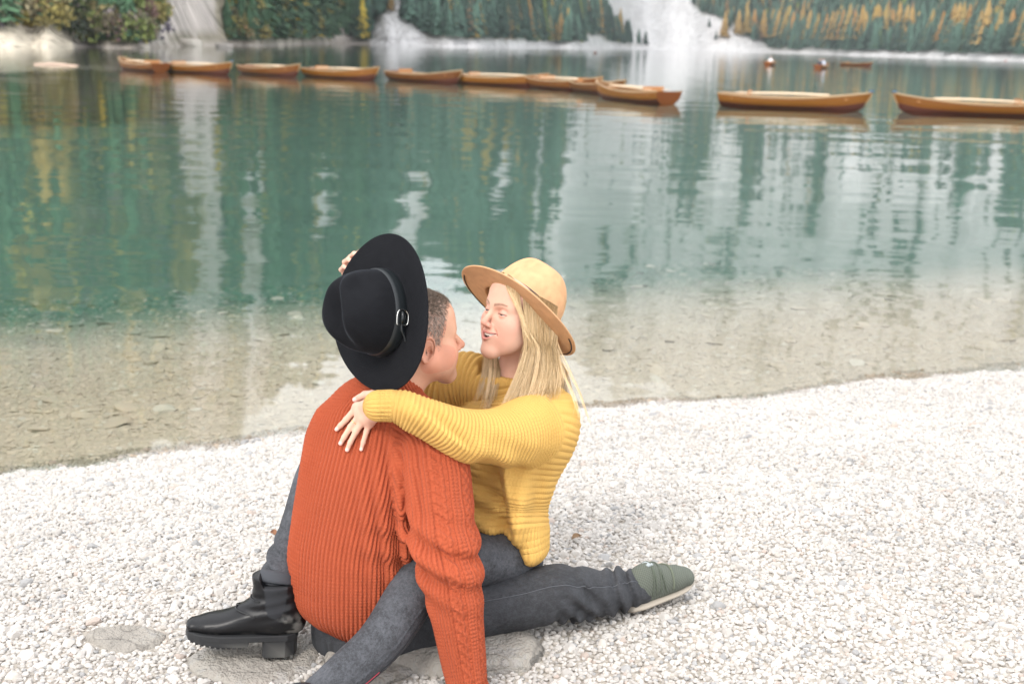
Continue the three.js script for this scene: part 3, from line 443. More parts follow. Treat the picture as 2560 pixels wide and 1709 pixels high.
const boatMats = (() => {
  const grain = tex(64, 256, (u, v) => { const k = 0.82 + 0.18 * tnoise(u, v, 30, 2); return [k, k, k]; }, false, 3);
  const varnish = (c) => new THREE.MeshPhysicalMaterial({ color: c, roughness: 0.5, clearcoat: 0.12, clearcoatRoughness: 0.3, specularIntensity: 0.5 });
  return { hulls: [C(.18, .062, .007), C(.155, .050, .006), C(.20, .072, .008), C(.125, .041, .006)].map(varnish), band: std(C(.085, .020, .011), .6), inner: std(C(.19, .095, .035), .6), rail: std(C(.36, .235, .12), .5), seat: std(C(.42, .20, .075), .55), oar: std(C(.70, .55, .38), .5), transom: varnish(C(.17, .05, .012)), rope: std(C(.05, .10, .15), .7) };
})();
function rowboat(label, group, u, v, px, o = {}) {   // centre of the waterline and apparent length in the photograph
  const p = onPlane(u, v, WATER), d = -p.z * 1.03, across = px / LENS * d, L = o.len ?? 5.0, c = clamp(across / L, -1, 1), t = thing('rowboat', label, 'rowing boat', group, p), sc = Math.max(1, across / L);
  const a = Math.acos(Math.min(1, c)); let h = o.bowLeft ? Math.PI + a : Math.PI - a; // heading from +x
  const bx = (o.bowLeft ? -1 : 1) * Math.cos(a), bz = (o.away ? -1 : 1) * Math.sin(a); t.rotation.y = Math.atan2(bx, bz); t.scale.set((L / 5) * sc, (L / 5) * sc * 0.92, (L / 5) * sc * 0.97);
  const B = boatParts, M = boatMats; part('hull', B.hull, M.hulls[o.tone ?? 0], t); part('bottom_band', B.band, M.band, t); part('inner_planking', B.inner, M.inner, t); part('transom', B.transom, M.transom, t); part('gunwale', B.rail, M.rail, t); part('stem', B.stem, M.rail, t);
  for (const s of B.seats) part('seat', s, M.seat, t); if (o.back !== false) part('backrest', B.back, M.seat, t); if (o.oars !== false) for (const s of B.oars) part('oar', s, M.oar, t); if (o.tarp) part('mooring_rope', B.tarp, M.rope, t);
  return t;
}
rowboat('wooden rowboat at the far tip of the moored row, half hidden behind the next', null, 350, 175.5, 150, { tone: 1, bowLeft: true, away: true });
rowboat('wooden rowboat with blue rope on its bow, second from the row\'s far tip', null, 496, 182, 190, { tone: 0, tarp: true });
rowboat('wooden rowboat with a pale rail, first after the gap near the row\'s far tip', null, 679, 187.5, 162, { tone: 1, back: false });
rowboat('wooden rowboat with red bottom, moored just before the white scree reflection', null, 856, 195, 187, { tone: 2 });
rowboat('wooden rowboat straight above the black hat, dark red below the rail', null, 1064, 203.5, 176, { tone: 3, oars: false });
rowboat('long honey brown rowboat in the middle of the moored row', null, 1252, 212.5, 214, { tone: 2 });
rowboat('rowboat with orange seats, wedged between the long honey one and two turned ones', null, 1416, 223, 150, { tone: 1, back: true });
rowboat('rowboat seen nearly bow-on, squeezed beside the boat showing its stern', null, 1500, 232, 90, { tone: 3, oars: false });
rowboat('rowboat showing its square red stern at the near end of the crowded row', null, 1577, 250, 142, { tone: 2, bowLeft: true, away: true });
rowboat('golden brown rowboat floating alone, blue rope on its raised bow', null, 1983, 270, 326, { tone: 2, tarp: true });
rowboat('golden brown rowboat cut off by the photo edge, bow pointing to its lone neighbour', null, 2425, 285, 350, { tone: 0, bowLeft: true, tarp: true, away: true });
{ // boats out on the lake with people in them
  const rower = (boat, z, label, coat, y = 0.28) => {
    const m = boat.matrixWorld; boat.updateMatrixWorld(true); const p = V(0, y, z).applyMatrix4(boat.matrixWorld), t = thing('person', label, 'person', 'people rowing far out on the lake', p); t.rotation.y = boat.rotation.y + Math.PI;
    const f = union([new Tube([[V(0, 0, 0), .17, .15], [V(0, .25, -.02), .17, .13], [V(0, .48, .02), .20, .12], [V(0, .58, .03), .08, .08]], V(1, 0, 0), 3), new Tube([[V(-.20, .48, .02), .06], [V(-.25, .28, .12), .05], [V(-.15, .18, .36), .04]].map(([a, b]) => [a, b, b]), V(1, 0, 0), 3), new Tube([[V(.20, .48, .02), .06], [V(.25, .28, .12), .05], [V(.15, .18, .36), .04]].map(([a, b]) => [a, b, b]), V(1, 0, 0), 3), new Tube([[V(.09, 0, .05), .09], [V(.10, .08, .40), .075], [V(.10, -.22, .55), .06]].map(([a, b]) => [a, b, b]), V(1, 0, 0), 3), new Tube([[V(-.09, 0, .05), .09], [V(-.10, .08, .40), .075], [V(-.10, -.22, .55), .06]].map(([a, b]) => [a, b, b]), V(1, 0, 0), 3)], .05);
    const head = ell(V(0, .74, .04), [.085, .115, .10]), all = (x, y2, z2) => smin(f(x, y2, z2), head(x, y2, z2), .05);
    const g = soup(all, V(-.4, -.35, -.3), V(.4, .9, .7), .022); paint(g, (q) => q.y > .62 ? (q.z > .02 && q.y < .80 ? [.6, .38, .3] : [.12, .08, .05]) : q.y < .08 ? [.06, .07, .10] : coat); part('body', g, std(C(1, 1, 1), .9, { vertexColors: true }), t);
  };
  const a = rowboat('small far rowboat with one rower in white, out by the white shore', null, 1927, 163, 32, { tone: 3, away: true, oars: false }); rower(a, -0.3, 'tiny rower in white clothes in the boat out by the white shore', [.75, .76, .78]);
  const b = rowboat('small far rowboat carrying two people, middle of the three out on open water', null, 2056, 171, 44, { tone: 2, away: true, oars: false }); rower(b, 0.4, 'tiny rower in pale blue in the two-person boat far out', [.45, .52, .62]); rower(b, -1.5, 'tiny passenger in dark clothes in the two-person boat far out', [.05, .05, .07]);
  rowboat('small far dark red rowboat seen side-on beyond the two-person boat', null, 2143, 164, 58, { tone: 3, oars: false });
  const log = thing('floating_log', 'pale pinkish log floating off the far end of the moored boats', 'log', null, onPlane(141, 163, WATER)); part('trunk', rod([V(-1.2, .02, .2), V(-.3, .05, 0), V(.5, .03, .05), V(1.2, -.02, -.1)], [.05, .09, .08, .04], 8, 20), std(C(.5, .36, .28), .8), log); part('branch', rod([V(-.2, .05, 0), V(-.1, .2, .1)], [.035, .015], 6), std(C(.45, .33, .26), .8), log);
  for (const [u, v, r, c, label] of [[1488, 133, .45, C(.12, .05, .04), 'small dark buoy off the narrow scree chute'], [2515, 152, .4, C(.45, .10, .07), 'small red buoy off the white far shore, by the photo edge']]) { const t = thing('buoy', label, 'buoy', null, onPlane(u, v, WATER)); const s = new THREE.LatheGeometry([[0, -.3], [.7, -.15], [1, .2], [.85, .7], [.3, 1.0], [.22, 1.3], [0, 1.34]].map(([x, y]) => new THREE.Vector2(x * r, y * r)), 16); part('float', s, std(c, .5), t); const k = new THREE.TorusGeometry(r * .25, r * .05, 6, 14); k.translate(0, r * 1.45, 0); part('ring', k, std(C(.3, .3, .3), .5), t); }
}

// ---------------------------------------------------------------- people: shared pieces
const R_ = dir(1, 0, 0), U_ = dir(0, 1, 0), T_ = dir(0, 0, 1);
const rib = (a, p = 1.3) => Math.pow(Math.abs(Math.cos(a)), p);
const SEC = (u, v, d, rx, ry = rx) => [at(u, v, d), rx, ry];
// knit loops, seen close: tile = one rib across, one stitch along
const knitBump = tex(96, 96, (u, v) => { const x = u * 2 - 1, l = Math.abs(x), s = (v + 0.32 * l) % 1; return clamp(0.35 + 0.5 * Math.pow(Math.abs(Math.cos(x * Math.PI / 2)), 0.7) * (0.55 + 0.45 * Math.sin(s * Math.PI)) + 0.12 * tnoise(u, v, 24, 3), 0, 1); });
const woolShade = tex(256, 256, (u, v) => { const k = 0.86 + 0.12 * tnoise(u, v, 9, 2) + 0.08 * tnoise(u, v, 64, 4); return [k, k * (0.97 + 0.05 * tnoise(u, v, 30, 6)), k * 0.97]; }, false, 3);
function woolMat(c, bump = 0.003) { const b = knitBump; return new THREE.MeshPhysicalMaterial({ color: c, roughness: 0.95, bumpMap: b, bumpScale: bump * 1.7, sheen: 0.25, sheenRoughness: 0.6, sheenColor: c.clone().lerp(C(1, 1, 1), 0.35), specularIntensity: 0.2 }); }
const denimShade = (seed, lo, hi) => tex(512, 512, (u, v) => { const n = tnoise(u, v, 3, seed) * 0.25 + tnoise(u, v * 0.5, 16, seed + 1) * 0.22 + tnoise(u, v, 60, seed + 2) * 0.26 + tnoise(u, v, 200, seed + 3) * 0.28, k = lerp(lo, hi, smoothstep(n, 0.15, 1.0)); return [k, k * 1.05, k * 1.19]; }, false, 3);
const denimBump = tex(256, 256, (u, v) => 0.5 + 0.3 * Math.sin((u * 60 + v * 60) * 2 * Math.PI) * 0.6 + 0.3 * (tnoise(u, v, 90, 4) - 0.5));
const denim = (seed, lo, hi) => std(C(1, 1, 1), 0.85, { map: denimShade(seed, lo, hi), bumpMap: denimBump, bumpScale: 0.0012 });

// a head: x to its own left, y up, z to the nose; the origin lies between the ears
function headField(o) {
  const P = [], add = (f, k) => P.push([f, k]), E = (x, y, z, a, b, c) => ell(V(x, y, z), [a, b, c]);
  const m = o.male ? 1 : 0;
  add(E(0, 0.048, -0.018, 0.077, 0.088, 0.098), 0.02);
  add(E(0, -0.012, 0.030, 0.0575 + 0.0045 * m, 0.085, 0.062), 0.03);
  for (const s of [-1, 1]) {
    add(cap(V((0.047 + 0.005 * m) * s, -0.040 - 0.005 * m, 0.004), V(0.013 * s, -0.097, 0.068), 0.017 + 0.007 * m, 0.015 + 0.005 * m), 0.03);
    add(E(0.042 * s, -0.026 + 0.004 * (o.smile || 0), 0.060, 0.024, 0.024, 0.024), 0.028);
    add(E(0.034 * s, -0.056, 0.052, 0.022 + 0.004 * m, 0.03, 0.025), 0.03);
    add(cap(V(0.040 * s, 0.020, 0.072), V(0.010 * s, 0.019, 0.088), 0.010 + 0.002 * m, 0.009 + 0.002 * m), 0.016);
  }
  add(E(0, -0.099, 0.078, 0.017, 0.015, 0.014), 0.022);
  add(E(0, 0.055, 0.050, 0.058, 0.05, 0.046), 0.03);
  add(E(0, -0.058, 0.076, 0.027, 0.024, 0.021), 0.02);
  add(cap(V(0, 0.014, 0.0895), V(0, -0.026, 0.110 + 0.006 * m), 0.0052 + 0.001 * m, 0.0078 + 0.0025 * m), 0.012);
  add(E(0, -0.030, 0.1115 + 0.0055 * m, 0.0085 + 0.0015 * m, 0.0075 + 0.001 * m, 0.0085 + 0.001 * m), 0.008);
  for (const s of [-1, 1]) add(E((0.0100 + 0.0015 * m) * s, -0.0345, 0.1005 + 0.003 * m, 0.0062 + m * 0.002, 0.0060 + m * 0.0006, 0.0082), 0.007);
  const neck = o.neck ? new Tube(o.neck, V(1, 0, 0), 3) : null;
  const sockets = [-1, 1].map((s) => E(0.0315 * s, 0.003, 0.0955, 0.0165, 0.0105, 0.014)), balls = [-1, 1].map((s) => E(0.0315 * s, 0.0015, 0.0765, 0.0142, 0.0138, 0.0142));
  const mz = (x, y) => 0.0990 - 18.5 * x * x - (y < -0.066 ? (-0.066 - y) * 0.25 : 0), yu = (x) => -0.0550 + 0.0052 * (x / 0.0295) ** 2, yl = (x) => -0.0670 + 0.0170 * Math.min(1, Math.abs(x) / 0.0295) ** 1.7;
  const line = (f, rs, off) => { const o2 = []; for (let i = 0; i < 4; i++) { const a = i * 0.0074, b = a + 0.0074; o2.push(cap(V(a, f(a) + off * (1 - i / 4.5), mz(a, f(a)) - 0.0005), V(b, f(b) + off * (1 - (i + 1) / 4.5), mz(b, f(b)) - 0.0005), rs[i], rs[i + 1])); } return o2; };
  const lips = o.smile ? [line(yu, [.0030, .0034, .0030, .0024, .0014], .0028), line(yl, [.0044, .0042, .0036, .0026, .0014], -.0036)]
    : [[cap(V(0, -0.057, 0.099), V(0.024, -0.060, 0.086), 0.0042, 0.0025)], [cap(V(0, -0.066, 0.097), V(0.024, -0.061, 0.085), 0.0052, 0.0025)]];
  const gape = o.smile ? (x, y, z) => Math.max(yl(x) - y, y - yu(x), 0.070 - z, Math.abs(x) - 0.0295) : null, nost = [-1, 1].map((s) => E(0.0068 * s, -0.0405, 0.1045 + m * 0.002, 0.0036, 0.0032, 0.0052));
  const fold = o.smile ? [-1, 1].map((s) => cap(V(0.018 * s, -0.034, 0.098), V(0.035 * s, -0.058, 0.080), 0.0022, 0.0015)) : [];
  const ear = (x, y, z, s) => { // outer ear: a leaning shell with a hollow
    x = x * s - 0.0755; y += 0.008; z += 0.004; const c = 0.9553, sn = 0.2955, yy = y * c - z * -sn, zz = z * c - y * sn;
    const out = x * 0.94 + zz * -0.34, along = zz * 0.94 + x * 0.34 + 0.006;
    const w = yy > 0 ? 1 : 1 + yy * 9, k = Math.sqrt((yy / 0.0325) ** 2 + (along / (0.0185 * w)) ** 2);
    let d = Math.max((k - 1) * 0.0165, Math.abs(out - 0.006) - 0.0035 - 0.004 * smoothstep(k, 0.55, 0.9)) ;
    d = smin(d, Math.sqrt((out + 0.004) ** 2 + (yy - 0.0) ** 2 * 0.3 + (along - 0.009) ** 2) - 0.009, 0.006);
    const hollow = Math.sqrt(((yy + 0.004) / 0.015) ** 2 + ((along - 0.003) / 0.0085) ** 2 + ((out - 0.012) / 0.009) ** 2); d = smax(d, (1 - hollow) * 0.008, 0.003);
    const canal = Math.sqrt((yy + 0.004) ** 2 + (along - 0.008) ** 2 + ((out - 0.006) * 0.5) ** 2) - 0.0042; d = smax(d, -canal, 0.002);
    const groove = Math.abs(Math.sqrt((yy / 0.026) ** 2 + (along / 0.0135) ** 2) - 1) * 0.013 + Math.max(0, -yy - 0.008) * 0.8 + Math.abs(out - 0.0125) * 0.5 - 0.0022; d = smax(d, -groove, 0.002);
    return d;
  };
  return (x, y, z) => {
    let d = 1e9; for (const [f, k] of P) d = smin(d, f(x, y, z), k);
    d = smin(d, Math.min(sockets.length ? 1e9 : 0, 1e9), 0.01);
    if (z > 0.03 && y > -0.12 && y < 0.05) {
      for (const f of sockets) d = smax(d, -f(x, y, z), 0.014);
      for (let i = 0; i < 2; i++) { let b = balls[i](x, y, z); const ey = y - 0.0015, ez = z - 0.0765, an = Math.atan2(ey, ez), ax = Math.abs(Math.abs(x) - 0.0315) / 0.0135;
        if (!o.shut && ez > 0) { const w = Math.sqrt(Math.max(0, 1 - ax * ax)), up = lerp(-0.12, o.lid ?? 0.02, w), lw = lerp(-0.12, -0.30, w), slit = Math.max(an - up, lw - an) * 0.0138; b = smax(b, -slit, 0.0012); }
        d = smin(d, b, i >= 0 ? 0.004 : 0); }
      const ax = Math.abs(x);
      for (const f of fold) d = smax(d, -f(x, y, z), 0.006);
      for (const l of lips) { let e = 1e9; for (const f of l) e = Math.min(e, f(ax, y, z)); d = smin(d, e, 0.0035); }
      if (gape) d = smax(d, -gape(x, y, z), 0.0016);
      for (const f of nost) d = smax(d, -f(x, y, z), 0.003);
    }
    if (neck) d = smin(d, neck.d(x, y, z, d + 0.04), 0.03);
    if (m && Math.abs(x) > 0.05) d = smin(d, ear(x, y, z, Math.sign(x)), 0.005);
    return d;
  };
}
function skinTone(o) {
  return (p) => {
    const { x, y, z } = p, ax = Math.abs(x), n = fbm(x * 90, y * 90, z * 90, 3), n2 = fbm(x * 25, y * 25, z * 25, 2);
    let c = mix3(o.skin, o.flush, clamp(0.22 + 0.25 * n2, 0, 1));
    const near = (X, Y, Z, r) => { const d = Math.hypot(ax - X, y - Y, z - Z); return 1 - smoothstep(d, r * 0.35, r); };
    c = mix3(c, o.flush, 0.5 * near(0.043, -0.030, 0.075, 0.052)); c = mix3(c, o.flush, 0.6 * near(0.004, -0.033, 0.113, 0.028));
    if (ax > 0.066 && o.stubble) c = mix3(c, o.flush, 0.7);
    if (z > 0.05 && y < -0.04 && y > -0.082) {
      const fu = -0.0550 + 0.0052 * (ax / 0.0295) ** 2, fl = -0.0670 + 0.0170 * Math.min(1, ax / 0.0295) ** 1.7, w = 1 - ax / 0.033;
      const up = o.smile ? (y > fu - 0.001 ? (y - fu) / (0.0064 * w + 0.0008) : 9) : Math.abs(y + 0.0565) / 0.0045, lo = o.smile ? (y < fl + 0.001 ? (fl - y) / (0.0086 * w + 0.0008) : 9) : Math.abs(y + 0.0660 - 0.004 * smoothstep(ax, 0.01, 0.024)) / 0.006;
      const l = ax < 0.0305 ? 1 - smoothstep(Math.min(up, lo), 0.75, 1.15) : 0; c = mix3(c, o.lip, 0.8 * l);
      if (o.smile && ax < 0.0285 && y > fl - 0.0005 && y < fu + 0.0005 && z < 0.0985 - 18.5 * ax * ax - 0.004) c = [0.07, 0.016, 0.015];
    }
    if (z > 0.055 && y > 0.008 && y < 0.045) { const t = (ax - 0.010) / 0.036, by = 0.0195 + 0.0065 * Math.sin(clamp(t, 0, 1) * 2.2) , w = lerp(0.0034, 0.0014, clamp(t, 0, 1)); if (t > 0 && t < 1) c = mix3(c, o.brow, (1 - smoothstep(Math.abs(y - by), w * 0.6, w * 1.5)) * (0.62 + 0.25 * n)); }
    if (z > 0.06) { const ey = y - 0.0015, ez = z - 0.0765, dx = Math.abs(ax - 0.0315) / 0.0140; if (dx < 1.15 && ez > 0.004 && Math.hypot(ey, ez) < 0.0165) { const w = Math.sqrt(Math.max(0, 1 - Math.min(1, dx) ** 2)), an = Math.atan2(ey, ez), up = o.shut ? lerp(-0.2, -0.36, w) : lerp(-0.12, o.lid ?? 0.02, w), e = Math.abs(an - up - 0.03); c = mix3(c, o.shut ? [0.12, 0.06, 0.04] : [0.03, 0.018, 0.012], 0.92 * (1 - smoothstep(e, 0.08, o.shut ? 0.12 : 0.24))); if (!o.shut) c = mix3(c, o.flush, 0.4 * (an > up ? 1 : 0)); } }
    if (Math.hypot(ax - 0.0068, y + 0.0405, z - 0.1055) < 0.0042) c = [0.16, 0.045, 0.035];
    if (o.scalp) { const line = z > 0.03 ? lerp(0.018, 0.088, smoothstep(z, 0.030, 0.062)) : z > -0.012 ? -0.006 + 0.034 * smoothstep(-z, -0.020, -0.004) * (z < 0.018 ? 1 : 0) : -0.03; if (Math.abs(ax) < 0.079) c = mix3(c, o.scalp, 0.72 * smoothstep(y - line + 0.006 * n, -0.004, 0.012)); }
    if (o.stubble) { const b = smoothstep(-y, 0.040, 0.075) * (y > -0.118 ? 1 : 0) * smoothstep(z, -0.02, 0.03); c = mix3(c, [0.36, 0.22, 0.16], 0.42 * b * clamp(0.7 + n * 1.3, 0, 1)); }
    const k = 1 + 0.05 * n; return [c[0] * k, c[1] * k, c[2] * k];
  };
}
// a hand: wrist, four knuckles, finger and thumb joints in the world
function handGeo(wrist, knuckles, fingers, thumb, o = {}) {
  const f = [], K = o.k ?? 0.010, r0 = o.r ?? 0.0078;
  const palm = []; for (let i = 0; i < 4; i++) palm.push(cap(wrist[Math.min(1, i > 1 ? 1 : 0)], knuckles[i], o.wr ?? 0.0155, 0.0098)); for (let i = 0; i < 3; i++) palm.push(cap(knuckles[i], knuckles[i + 1], 0.0092));
  palm.push(cap(wrist[0], wrist[1], o.wr ?? 0.0155)); if (o.fore) palm.push(cap(wrist[0].clone().lerp(wrist[1], 0.5), o.fore, (o.wr ?? 0.0155) * 1.35, (o.wr ?? 0.0155) * 1.6));
  const chains = fingers.map((p, i) => { const c = [], s = [1, 1, 0.96, 0.86][i]; for (let j = 0; j < p.length - 1; j++) c.push(cap(p[j], p[j + 1], r0 * s * (1.08 - 0.12 * j), r0 * s * (1.0 - 0.14 * j))); return c; });
  const th = []; for (let j = 0; j < thumb.length - 1; j++) th.push(cap(thumb[j], thumb[j + 1], r0 * (1.55 - 0.32 * j), r0 * (1.22 - 0.16 * j)));
  const F = (x, y, z) => { let d = 1e9; for (const p of palm) d = smin(d, p(x, y, z), 0.014); for (const c of chains) { let e = 1e9; for (const p of c) e = smin(e, p(x, y, z), 0.003); d = smin(d, e, 0.0065); } let e = 1e9; for (const p of th) e = smin(e, p(x, y, z), 0.005); return smin(d, e, 0.010); };
  const b = box3([...wrist, ...knuckles, ...fingers.flat(), ...thumb, ...(o.fore ? [o.fore] : [])], 0.034), g = soup(F, b.min, b.max, 0.0026);
  const tips = [...fingers, thumb].map((p) => { const e = p[p.length - 1], q = p[p.length - 2], a = e.clone().sub(q).normalize(); return [e.clone().addScaledVector(a, 0.001).addScaledVector(o.back, r0 * 0.8), a]; });
  paint(g, (p) => { const n = fbm(p.x * 80, p.y * 80, p.z * 80, 3); let c = mix3(o.skin, o.flush, clamp(0.25 + 0.4 * n, 0, 1)); for (const k of knuckles) c = mix3(c, o.flush, 0.35 * (1 - smoothstep(p.distanceTo(k), 0.006, 0.018))); for (const [t] of tips) { const d = p.distanceTo(t); if (d < 0.0075) c = mix3(c, o.nail, 0.8 * (1 - smoothstep(d, 0.0045, 0.0072))); else c = mix3(c, o.flush, 0.45 * (1 - smoothstep(d, 0.007, 0.02))); } return c; });
  g.deleteAttribute('uv'); return g;
}
// felt hat: x sideways, y along the crown, z to the front
function hatGeo(o) {
  const TH = 96, H = o.h, rows = [], st = (t) => t * t * (3 - 2 * t);
  const crown = (th, t, inset) => { const ph = t * Math.PI / 2, s = Math.pow(Math.cos(ph), o.square ?? 0.32) * (1 - 0.13 * t), a = (o.cx - inset) * s, b = (o.cz - inset) * s; let x = Math.sin(th) * a, z = Math.cos(th) * b, y = (H - inset) * Math.pow(Math.sin(ph), 0.92);
    const roof = smoothstep(y, H * 0.45, H * 0.95);
    y -= roof * o.crease * Math.exp(-((x / 0.021) ** 2)) * (0.55 + 0.45 * Math.cos(clamp((z + 0.01) / 0.11, -1, 1) * 1.5)); y -= roof * 0.010 * smoothstep(-z, 0.02, 0.09) - roof * 0.004 * smoothstep(z, 0.0, 0.07);
    for (const sd of [-1, 1]) { const q = ((x - sd * o.px) / 0.030) ** 2 + ((z - o.pz) / 0.034) ** 2 + ((y - H * 0.78) / 0.034) ** 2, w = Math.exp(-q) * o.pinch; x -= sd * w; y -= w * 0.35; }
    return [x, y, z]; };
  const brim = (th, r, dy) => { const a = lerp(o.cx, o.bx, r), b = lerp(o.cz, o.bz, r), c = Math.cos(th), s = Math.sin(th); const y = r * r * (o.curl * s * s + (c > 0 ? o.front : o.rear) * c * c) + o.lift * r + (o.wave || 0) * r * Math.sin(th * 2 + 0.7); return [s * a, y + dy, c * b]; };
  const push = (f) => rows.push(f), th2 = o.thick ?? 0.0022;
  for (let i = 0; i <= 5; i++) { const t = 0.30 * (1 - i / 5); push((th) => crown(th, t, th2 * 1.6)); }
  for (let i = 0; i <= 14; i++) push((th) => brim(th, i / 14, -th2));
  for (let i = 1; i < 5; i++) { const a = -Math.PI / 2 + i / 5 * Math.PI; push((th) => { const p = brim(th, 1, Math.sin(a) * th2), k = 1 + Math.cos(a) * th2 / 0.17; return [p[0] * k, p[1], p[2] * k]; }); }
  for (let i = 0; i <= 14; i++) push((th) => brim(th, 1 - i / 14, th2));
  for (let i = 1; i <= 34; i++) { const k = i / 34, t = k < 0.6 ? k / 0.6 * 0.82 : 1 - 0.18 * Math.pow((1 - k) / 0.4, 2.2); push((th) => crown(th, t, 0)); }
  const pos = [], uv = [], idx = []; rows.forEach((f, j) => { for (let i = 0; i <= TH; i++) { const th = i / TH * 2 * Math.PI; pos.push(...f(th)); uv.push(i / TH * 6, j / rows.length * 4); } });
  for (let j = 0; j < rows.length - 1; j++) for (let i = 0; i < TH; i++) { const a = j * (TH + 1) + i, b = a + TH + 1; idx.push(a, a + 1, b, a + 1, b + 1, b); }
  const g = geom(pos, idx, { uv }); { const n = g.attributes.normal; for (let j = 0; j < rows.length; j++) { const a = j * (TH + 1), b = a + TH, x = n.getX(a) + n.getX(b), y = n.getY(a) + n.getY(b), z = n.getZ(a) + n.getZ(b), l = Math.hypot(x, y, z) || 1; n.setXYZ(a, x / l, y / l, z / l); n.setXYZ(b, x / l, y / l, z / l); } }
  const ring = (y0, y1, off, lo = 0, hi = 2 * Math.PI) => { const P = [], I = [], w = 5, n = 90; for (let i = 0; i <= n; i++) for (let j = 0; j <= w; j++) { const th = lerp(lo, hi, i / n), e = j / w, t = lerp(y0, y1, clamp(e, 0, 1)), p = crown(th, t, -off - (j === 0 || j === w ? -off : 0)); P.push(...p); } for (let i = 0; i < n; i++) for (let j = 0; j < w; j++) { const a = i * (w + 1) + j, b = a + w + 1; I.push(a, b, a + 1, a + 1, b, b + 1); } return geom(P, I); };
  return { g, crown, brim, ring };
}
const feltBump = tex(256, 256, (u, v) => 0.4 * tnoise(u, v, 60, 3) + 0.4 * tnoise(u, v, 120, 4) + 0.2 * tnoise(u, v, 22, 5));
const feltShade = tex(256, 256, (u, v) => { const k = 0.80 + 0.16 * tnoise(u, v, 9, 7) + 0.14 * tnoise(u, v, 128, 8) + (tnoise(u, v, 110, 9) > 0.93 ? 0.3 : 0); return [k, k, k]; }, false, 3);
const felt = (c, sheen, tone) => new THREE.MeshPhysicalMaterial({ color: c, map: feltShade, roughness: 0.95, bumpMap: feltBump, bumpScale: 0.0007, sheen: sheen, sheenRoughness: 0.55, sheenColor: tone, specularIntensity: 0.12 });

// ---------------------------------------------------------------- the man in the orange sweater
const man = thing('person', 'man in ribbed orange sweater sitting on rocks with his back turned', 'person', null, at(900, 1560, 2.9));
const LOCAL = (g, o) => { g.applyMatrix4(new THREE.Matrix4().makeTranslation(-o.position.x, -o.position.y, -o.position.z)); return g; };
const manSkin = { skin: [0.64, 0.385, 0.265], flush: [0.63, 0.275, 0.185], lip: [0.5, 0.2, 0.16], brow: [0.16, 0.10, 0.06], nail: [0.66, 0.42, 0.36] };
const mTorso = new Tube([SEC(884, 1596, 2.905, .105, .150), SEC(885, 1540, 2.905, .118, .164), SEC(886, 1460, 2.90, .128, .166), SEC(890, 1370, 2.89, .128, .165), SEC(912, 1270, 2.885, .124, .172), SEC(934, 1180, 2.88, .118, .179), SEC(950, 1105, 2.885, .108, .176), SEC(958, 1045, 2.89, .096, .160), SEC(965, 995, 2.895, .078, .115), SEC(974, 960, 2.895, .064, .072)], T_, 4);
const mArm = new Tube([SEC(1000, 1015, 2.87, .055, .055), SEC(1068, 1090, 2.835, .080, .078), SEC(1086, 1180, 2.80, .084, .084), SEC(1098, 1280, 2.765, .080, .081), SEC(1112, 1370, 2.735, .078, .080), SEC(1124, 1415, 2.725, .074, .073), SEC(1133, 1480, 2.72, .066, .067), SEC(1146, 1560, 2.715, .058, .058), SEC(1158, 1640, 2.71, .052, .051), SEC(1168, 1705, 2.70, .046, .045), SEC(1172, 1722, 2.70, .044, .043)], T_, 4);
const mArmL = new Tube([SEC(925, 1010, 2.93, .055, .055), SEC(848, 1085, 2.96, .075, .066), SEC(835, 1180, 3.02, .078, .07), SEC(860, 1270, 3.12, .07, .065), SEC(960, 1290, 3.2, .06, .055), SEC(1060, 1290, 3.23, .05, .045)], T_, 3);
const manTubes = [mTorso, mArm, mArmL], manBase = union(manTubes, 0.05);
const hemP = at(800, 1566, 2.85), hemN = dir(-.44, -.90, .05);
const manCloth = (x, y, z) => { // broad folds: under the arm, at the elbow, across the seat
  let d = manBase(x, y, z); if (Math.abs(d) > 0.09) return d;
  d = smax(d, (x - hemP.x) * hemN.x + (y - hemP.y) * hemN.y + (z - hemP.z) * hemN.z, 0.05);
  const p = V(x, y, z).sub(mTorso.box.min), a = x * 1, w = fbm(x * 9, y * 2.2, z * 9, 3);
  const elbow = at(1085, 1400, 2.70), e = Math.exp(-(((x - elbow.x) / 0.13) ** 2 + ((y - elbow.y) / 0.085) ** 2 + ((z - elbow.z) / 0.14) ** 2)), yy = (y - elbow.y) + (x - elbow.x) * 0.35;
  const pit = at(1010, 1330, 2.80), q = Math.exp(-(((x - pit.x) / 0.085) ** 2 + ((y - pit.y) / 0.2) ** 2 + ((z - pit.z) / 0.12) ** 2));
  return d - 0.004 * w - 0.013 * e * Math.cos(yy * 95 - 0.4) - 0.009 * q * Math.sin((x - pit.x) * 150 + y * 22) - 0.004 * fbm(x * 22, y * 7, z * 22, 2);
};
const cableAt = (x, s, w = 0.0105, p = 0.050) => { const a = s * 2 * Math.PI / p, x1 = w * Math.sin(a), g = (q) => Math.exp(-((q / 0.0068) ** 2)); const over = Math.cos(a); return Math.max(g(x - x1) * (0.85 + 0.3 * over), g(x + x1) * (0.85 - 0.3 * over)); };
